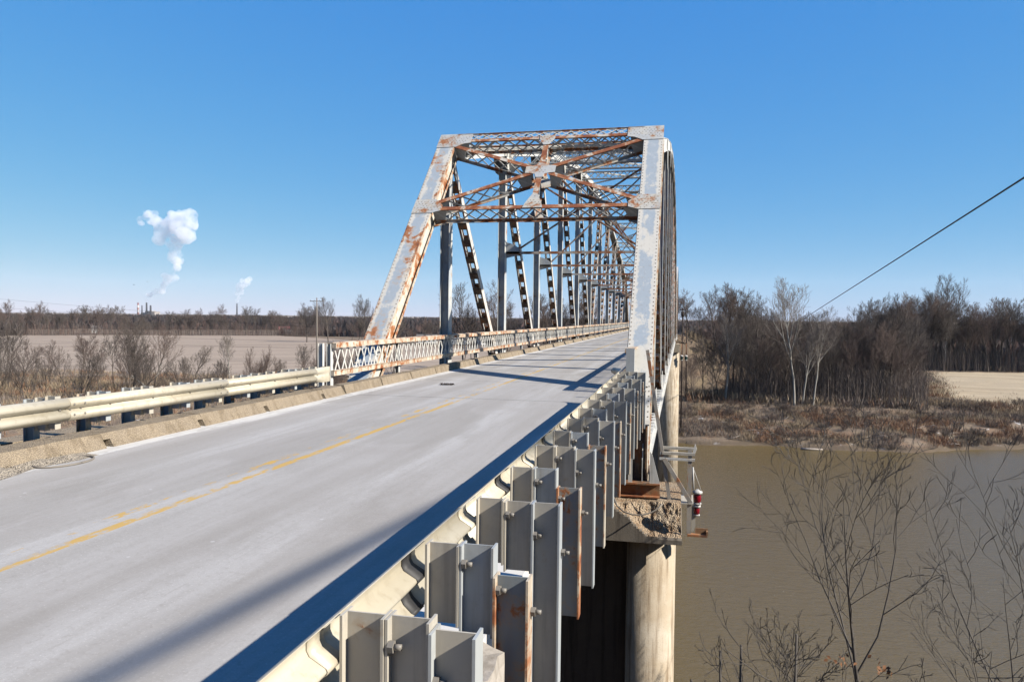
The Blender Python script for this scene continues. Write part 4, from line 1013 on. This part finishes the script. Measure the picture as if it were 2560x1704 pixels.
brush('left_bank_brush', 11000, lambda r: (lambda x: (x, max(yfar(x)+6, 130)+r.random()**.7*112))(r.uniform(-235, -40)), 'rusty weeds and brambles on the bank in front of the tilled field', .6, 2.4, .04, -.12)

# ------------------------------------------------------------------ near saplings at the lower right
def sapling(seed, base, H, lean, label, **kw):
    d = dict(H=H, r0=.082, nc=[10, 6, 4, 2], ang=[.98, .72, .65, .6], lr=[.50, .44, .42, .4], start=[.42, .25, .2, .2], up=.085, wob=.13, rmin=.006, lean=.012, seg0=10, w0=.28); d.update(kw)
    T, Cc = make_tree(seed, **d)
    o = thing('bare_sapling', base, label, 'sapling', 'bare saplings on the near bank'); o.rotation_euler = (lean[0], lean[1], 0)
    for nm, mb in (('trunk', T), ('crown', Cc)):
        me = bpy.data.meshes.new(nm); me.from_pydata(mb.v, [], mb.f); me.materials.append(M['bark_near']); me.polygons.foreach_set('use_smooth', mb.s); me.update()
        c = bpy.data.objects.new(nm, me); COL.objects.link(c); c.parent = o
    return o
s1 = sapling(31, (3.72, 15, -8.6), 9.9, (0, -.0), 'large bare sapling with a straight central stem in front of the river')
lv = MB(); rl = random.Random(2)
for c in ((3.05, 14.9, -4.35), (3.72, 14.7, -4.3)):
    for i in range(16):
        q = V(c)+V((rl.gauss(0, .09), rl.gauss(0, .09), rl.gauss(0, .07))); a = V((rl.uniform(-1, 1), rl.uniform(-1, 1), rl.uniform(-1, 1))).normalized()*.05; bb_ = a.orthogonal().normalized()*.03
        lv.add([q-a, q+bb_, q+a, q-bb_+V((0, 0, .01))], [(0, 1, 2, 3)])
l_ = lv.build('dry_leaves', 'leaf', s1)
sapling(32, (6.0, 15.5, -8.8), 9.3, (0, .03), 'bare sapling at the right edge of the photo, dark twin stems', r0=.055, nc=[8, 5, 3, 2])
sapling(33, (2.35, 14.2, -8.4), 6.6, (0, -.16), 'bare sapling leaning left beside the large one', r0=.04, nc=[7, 4, 3, 2])
sapling(34, (4.9, 14, -8.2), 6.2, (0, .1), 'low bare sapling between the large one and the right edge', r0=.032, nc=[6, 4, 3, 2])
sapling(35, (6.9, 17, -9.8), 8.6, (0, -.05), 'thin bare sapling partly outside the right edge', r0=.045, nc=[7, 4, 3, 2])
sapling(36, (1.6, 13.5, -7.9), 4.9, (0, .1), 'low twiggy sapling next to the pier column', r0=.02, nc=[7, 5, 4, 2])
for i, (x, y, z1, ln) in enumerate(((.28, 12.8, -4.0, -.3), (.75, 13, -3.55, -.1), (1.1, 13.2, -3.5, .04), (1.95, 13.0, -3.15, .02), (2.4, 12.4, -4.1, .02), (.5, 12.2, -4.2, -.2))):
    cane = thing('sapling_shoot', (x, y, -7.5), 'single cut bare shoot standing by the pier, '+('leftmost', 'second from the left', 'middle', 'tallest', 'rightmost', 'short slanting')[i]+' one', 'shoot', 'cut shoots on the near bank')
    b = MB(); h = z1+7.5; b.tube([(x-ln*.6, y, -7.5), (x-ln*.3, y, -7.5+h*.5), (x, y, z1)], [.030, .026, .02], 7); b.build('shaft', 'bark_near', cane)

# ------------------------------------------------------------------ poles, wires, plant, houses, birds, debris
up_ = thing('utility_pole', (-127.2, 250, -20.5), 'tall grey timber utility pole with a crossarm at the tilled field', 'utility pole', 'utility poles')
b = MB(); b.tube([(-127.2, 250, -20.5), (-127.3, 250, 8.1)], [.3, .2], 8); b.build('pole', 'wood_pole', up_)
b = MB(); b.bar((-130, 250, 6.85), (-124.7, 250, 6.85), .24, .24); b.bar((-129, 250, 6.8), (-127.3, 250, 5.6), .1, .1); b.bar((-125.6, 250, 6.8), (-127.3, 250, 5.6), .1, .1)
for x in (-129.8, -128.3, -124.9, -126.3): b.tube([(x, 250, 6.95), (x, 250, 7.35)], [.09, .07], 6)
b.build('crossarm', 'wood_pole', up_)
rp = thing('utility_pole', (2.0, 225, -24), 'thin dark pole by the river bank right of the bridge', 'utility pole', 'utility poles')
b = MB(); b.tube([(2.0, 225, -24), (1.75, 225, .6)], [.22, .16], 8); b.build('pole', 'dark_pole', rp)
b = MB(); b.bar((1.2, 225, -.3), (2.3, 225, -.3), .12, .14); b.build('crossarm', 'dark_pole', rp)
tp = thing('utility_pole', (-.1, 165, -27.5), 'dark pole carrying a transformer beside the truss', 'utility pole', 'utility poles')
b = MB(); b.tube([(.55, 185, -27.5), (.5, 185, 4.6)], [.2, .14], 8); b.build('pole', 'dark_pole', tp)
b = MB(); b.tube([(.5, 185, 2.4), (.5, 185, 3.6)], [.36, .36], 10); b.bar((-.2, 185, 4.1), (1.2, 185, 4.1), .12, .14); b.build('transformer', 'dark_pole', tp)
def wire(label, pts, r, group=None, name='overhead_wire'):
    b = MB(); a, c, sag = pts; a, c = V(a), V(c); n_ = 24
    P_ = [a.lerp(c, i/n_)-V((0, 0, sag*4*(i/n_)*(1-i/n_))) for i in range(n_+1)]
    b.tube(P_, [r]*(n_+1), 6); o = b.build(name, 'black'); return tag(o, label, 'wire', group)
d_ = V((31.3, 230, .25))-V((17.5, 45, 9.6))
wire('thick black overhead cable slanting down to the wood', (V((17.5, 45, 9.6))-d_*.46, V((31.3, 230, .25)), .0), .056)
wire('thin upper wire crossing the sky at the left edge of the photo', ((-340, 290, 9.9), (-127.3, 250, -1.5), .3), .03, 'thin wires at the left', 'overhead_wire')
wire('thin lower wire crossing the sky at the left edge of the photo', ((-340, 290, 5.3), (-127.3, 250, -2.5), .2), .03, 'thin wires at the left', 'overhead_wire')
for i, z in enumerate((-4.0, -6.8, -9.4)):
    wire('thin wire strung across the tilled field at the pole, '+('top', 'middle', 'bottom')[i]+' strand', ((-330, 268, z), (-60, 236, z-.4), .3), .022, 'strands on the utility pole')
kg = 'smokestacks on the horizon'
for i, (x, y, z, r, m_, lb) in enumerate(((-3216, 4000, 62, 6.5, 'stripe', 'red and white banded smokestack, leftmost of the power plant'), (-3189, 4000, 45, 4, 'stack', 'thin short dark smokestack beside the banded one'), (-3157, 4000, 62, 6, 'stack', 'tall dark smokestack with smoke drifting from its top'), (-3129, 4000, 46, 6.5, 'stack', 'thick dark smokestack, rightmost of the power plant'), (-2547, 4000, 60, 4.5, 'stack', 'lone thin smokestack under the small smoke plume'))):
    b = MB(); b.tube([(x, y, -22), (x, y, z*.5), (x, y, z)], [r, r*.85, r*.72], 12)
    k = thing('smokestack', (x, y, -22), lb, 'smokestack', kg); b.build('shaft', m_, k); b = MB(); b.tube([(x, y, z), (x, y, z+2)], [r*.8, r*.8], 12); b.build('rim', m_, k)
pp = thing('power_plant', (-3150, 4020, -22), 'pale boxy power plant buildings at the foot of the smokestacks', 'factory')
b = MB(); b.box((-3175, 4010, -22), (-3140, 4060, 14)); b.box((-3135, 4010, -22), (-3110, 4060, 10)); b.box((-3205, 4010, -22), (-3176, 4060, 4)); b.build('hall', 'stack_pale', pp)
def house(x, y, w_, d, h, rh, wall, label, ang=0, roof='roof'):
    r = thing('farm_house', (x, y, -20.4), label, 'house', 'distant farm buildings'); z = -20.4; c, s = math.cos(ang), math.sin(ang)
    def R_(a, b_, z_): return (x+a*c-b_*s, y+a*s+b_*c, z_)
    b = MB(); b.hexa([R_(-w_/2, -d/2, z), R_(w_/2, -d/2, z), R_(w_/2, d/2, z), R_(-w_/2, d/2, z), R_(-w_/2, -d/2, z+h), R_(w_/2, -d/2, z+h), R_(w_/2, d/2, z+h), R_(-w_/2, d/2, z+h)])
    for e in (-1, 1): b.add([R_(e*w_/2, -d/2, z+h), R_(e*w_/2, d/2, z+h), R_(e*w_/2, 0, z+h+rh)], [(0, 1, 2) if e > 0 else (2, 1, 0)])
    b.build('wall', wall, r)
    b = MB(); e = .5
    for s_ in (-1, 1): b.plate([R_(-w_/2-e, s_*(d/2+e), z+h-.3), R_(w_/2+e, s_*(d/2+e), z+h-.3), R_(w_/2+e, 0, z+h+rh+.1), R_(-w_/2-e, 0, z+h+rh+.1)], (0, s_*rh, d/2), .25)
    b.build('roof', roof, r)
    b = MB(); 
    for k in range(max(1, int(w_/4))): xx = -w_/2+2+k*4; b.hexa([R_(xx-.5, -d/2-.06, z+1.2), R_(xx+.5, -d/2-.06, z+1.2), R_(xx+.5, -d/2+.02, z+1.2), R_(xx-.5, -d/2+.02, z+1.2), R_(xx-.5, -d/2-.06, z+2.6), R_(xx+.5, -d/2-.06, z+2.6), R_(xx+.5, -d/2+.02, z+2.6), R_(xx-.5, -d/2+.02, z+2.6)])
    b.build('window', 'dark_glass', r)
house(-620, 704, 7, 7, 5, 3, 'house_white', 'small white gabled house among the trees beyond the tilled field', .8)
M['roof_red'] = simple('faded_red_roof', (.55, .16, .17), (.45, .13, .13), .4, .8); M['roof_white'] = simple('white_metal_roof', (.78, .78, .78), (.7, .7, .7), .3, .5)
house(-445, 795, 12, 9, 5, 3.4, 'house_red', 'pinkish red barn beyond the tilled field, left of the utility pole', .5, 'roof_red')
house(-436, 788, 7, 6, 3, 1.6, 'house_white', 'low white shed right of the red barn', .5, 'roof_white')
house(-178, 590, 22, 12, 5, 2, 'house_white', 'white metal-roofed shed seen behind the left truss post', .1, 'roof_white')
house(-152, 592, 14, 10, 4, 3, 'house_white', 'white house with a gable seen behind the left truss', .6)
house(-206, 600, 16, 10, 4, 3, 'house_white', 'white farm house left of the metal-roofed shed, behind the railing', .3)
for i, (c, m_, lb) in enumerate((((-162.2, 200, 10.45), 'bird_dark', 'grey gull flying lower left of the large smoke plume'), ((-157.5, 200, 11.42), 'bird', 'white gull flying just above the tall smokestacks'))):
    o = thing('bird', c, lb, 'bird', 'gulls in flight'); x, y, z = c; s = .55
    b = MB(); b.tube([(x-.45*s, y, z), (x-.25*s, y, z+.02), (x, y, z+.02), (x+.25*s, y, z), (x+.5*s, y, z-.03)], [.03*s, .09*s, .11*s, .08*s, .02*s], 8)
    for sg in (-1, 1):
        b.plate([(x-.14*s, y, z+.03), (x+.14*s, y, z+.03), (x+.02*s, y+sg*.5*s, z+.28*s), (x-.1*s, y+sg*.5*s, z+.28*s)], (0, -.5*sg, 1), .02); b.plate([(x-.1*s, y+sg*.5*s, z+.28*s), (x+.02*s, y+sg*.5*s, z+.28*s), (x-.16*s, y+sg*1.0*s, z+.2*s)], (0, .2*sg, 1), .02)
    b.build('body', m_, o)
lg = MB(); lg.tube([(26.8, 179.2, -26.85), (28.5, 179.0, -26.8), (31.5, 179.3, -26.8)], [.22, .26, .16], 8); tag(lg.build('driftwood_log', 'driftwood'), 'pale floating log at the foot of the far bank', 'log')
rl = random.Random(8)
for i in range(26):
    x = rl.uniform(3, 100); y = yfar(x)+rl.uniform(1, 20); z = hgt(x, y)+.25; L = rl.uniform(1.5, 4.5); a = rl.gauss(0, .5)
    b = MB(); b.tube([(x, y, z), (x+L*.5*math.cos(a), y+L*.5*math.sin(a), z+rl.uniform(0, .5)), (x+L*math.cos(a), y+L*math.sin(a), z+rl.uniform(-.1, .9))], [.1, .08, .03], 6); tag(b.build('driftwood_branch', 'driftwood'), 'pale dead branch lying on the brushy far river bank', 'branch', 'dead branches on the far river bank')
ft = thing('fallen_tree', (-152, 190, -20), 'white dead fallen tree in the brush behind the left guardrail', 'fallen tree')
b = MB(); z = hgt(-152, 190); b.tube([(-148, 190, z+.2), (-152, 191, z+2.2), (-158, 193, z+4.8), (-160, 193, z+6.2)], [.28, .22, .13, .05], 7); b.tube([(-151, 191, z+1.8), (-148, 192, z+5), (-146.5, 192, z+8)], [.17, .12, .05], 6); b.tube([(-155, 192, z+3.6), (-163, 193, z+4.8)], [.12, .04], 6); b.build('trunk', 'bark_white', ft)
db = thing('road_debris', (-6.63, 21.06, 0), 'small dark tuft of debris lying on the road', 'debris'); b = MB(); rl = random.Random(3)
for i in range(40):
    x, y = -6.63+rl.gauss(0, .10), 21.06+rl.gauss(0, .07); a = rl.random()*6.28; L = rl.uniform(.05, .14)
    b.tube([(x, y, .012), (x+L*.5*math.cos(a), y+L*.5*math.sin(a), rl.uniform(.02, .06)), (x+L*math.cos(a), y+L*math.sin(a), .015)], [.008, .008, .004], 5)
b.build('twigs', 'dark_pole', db)
dr = thing('drain_ring', (-8.0, 8.6, 0), 'flat oval drain ring in the salt at the road edge', 'drain cover'); b = MB()
b.tube([(-7.98+.28*math.cos(a*.2618), 8.5+.42*math.sin(a*.2618), .012) for a in range(25)], [.014]*25, 6); b.build('ring', 'hose', dr)

# ------------------------------------------------------------------ smoke
def smoke(name, blobs, label, dens, vox, amp):
    b = MB(); r = random.Random(len(blobs))
    for (x, y, z, s) in blobs:
        for k in range(5):
            ox, oy, oz = [r.gauss(0, .42)*s for _ in range(3)]; q = s*r.uniform(.4, .8) if k else s*.8; vs = []; fs = []
            nu, nv = 12, 8
            for i in range(nv+1):
                th = math.pi*i/nv
                for j in range(nu): ph = 2*math.pi*j/nu; vs.append((x+ox+q*math.sin(th)*math.cos(ph), y+oy+q*math.sin(th)*math.sin(ph), z+oz*.8+q*math.cos(th)*.9))
            for i in range(nv):
                for j in range(nu): fs.append((i*nu+j, (i+1)*nu+j, (i+1)*nu+(j+1) % nu, i*nu+(j+1) % nu))
            b.add(vs, fs, 0, True)
    o = b.build(name, m_smoke(name+'_vapour', dens)); tag(o, label, 'smoke', kind='stuff')
    m = o.modifiers.new('remesh', 'REMESH'); m.mode = 'VOXEL'; m.voxel_size = vox
    for sc_, am in ((amp*3.5, amp*1.3), (amp*1.3, amp*.7)):
        tx = bpy.data.textures.new(name+'_puffs', 'CLOUDS'); tx.noise_scale = sc_; tx.noise_depth = 3
        d = o.modifiers.new('puffs', 'DISPLACE'); d.texture = tx; d.strength = am; d.mid_level = .5; d.texture_coords = 'GLOBAL'
    return o
S4 = 4000/1893.3*1.02
def pxy(x, y):  # plume centre line, in metres at the plant
    return (-3157+(x-366.5)*2.46, 4000, 62+(757-y)*2.42)
B1 = [(368, 750, 3), (372, 740, 4), (378, 735, 5), (388, 733, 5), (396, 728, 6), (412, 725, 9), (415, 712, 8), (424, 700, 9), (432, 692, 12), (446, 694, 9), (420, 697, 9), (450, 672, 8), (444, 655, 15), (455, 662, 13), (440, 640, 13), (450, 640, 13), (446, 622, 9), (440, 606, 11), (432, 592, 18), (448, 585, 22), (472, 575, 22), (424, 578, 18), (410, 575, 12), (482, 555, 20), (465, 545, 24), (480, 540, 18), (455, 538, 16), (430, 560, 18), (405, 560, 14), (395, 556, 11), (385, 552, 10), (376, 543, 14), (390, 544, 10), (366, 541, 10), (352, 556, 8)]
smoke('smoke_plume', [(*pxy(x, y), (r*1.12+1.6)*2.46) for x, y, r in B1], 'large white smoke plume billowing up from the power plant', .019, 3.2, 30)
B2 = [(593, 752, 2), (595, 742, 4), (598, 734, 6), (601, 724, 7), (597, 714, 7), (606, 716, 7), (614, 712, 7), (620, 703, 8), (612, 700, 6), (626, 706, 5)]
smoke('smoke_plume', [(-2547+(x-592.5)*2.3, 4000, 60+(760-y)*2.3, (r*1.15+1)*2.3) for x, y, r in B2], 'small pale smoke plume over the lone thin smokestack', .02, 2.4, 14)

# ------------------------------------------------------------------ haze
hz = MB(); hz.box((-14500, -900, -60), (14500, 16500, 790))
hm = NT('thin_haze'); hm.t.nodes.remove(hm.b); hp = hm.n('VolumePrincipled'); hp.inputs['Color'].default_value = (.78, .88, 1, 1); hp.inputs['Density'].default_value = .000014
hm.t.links.new(hp.outputs[0], hm.t.nodes['Material Output'].inputs['Volume'])
tag(hz.build('haze', hm.m), 'thin pale winter haze in the air', kind='stuff')
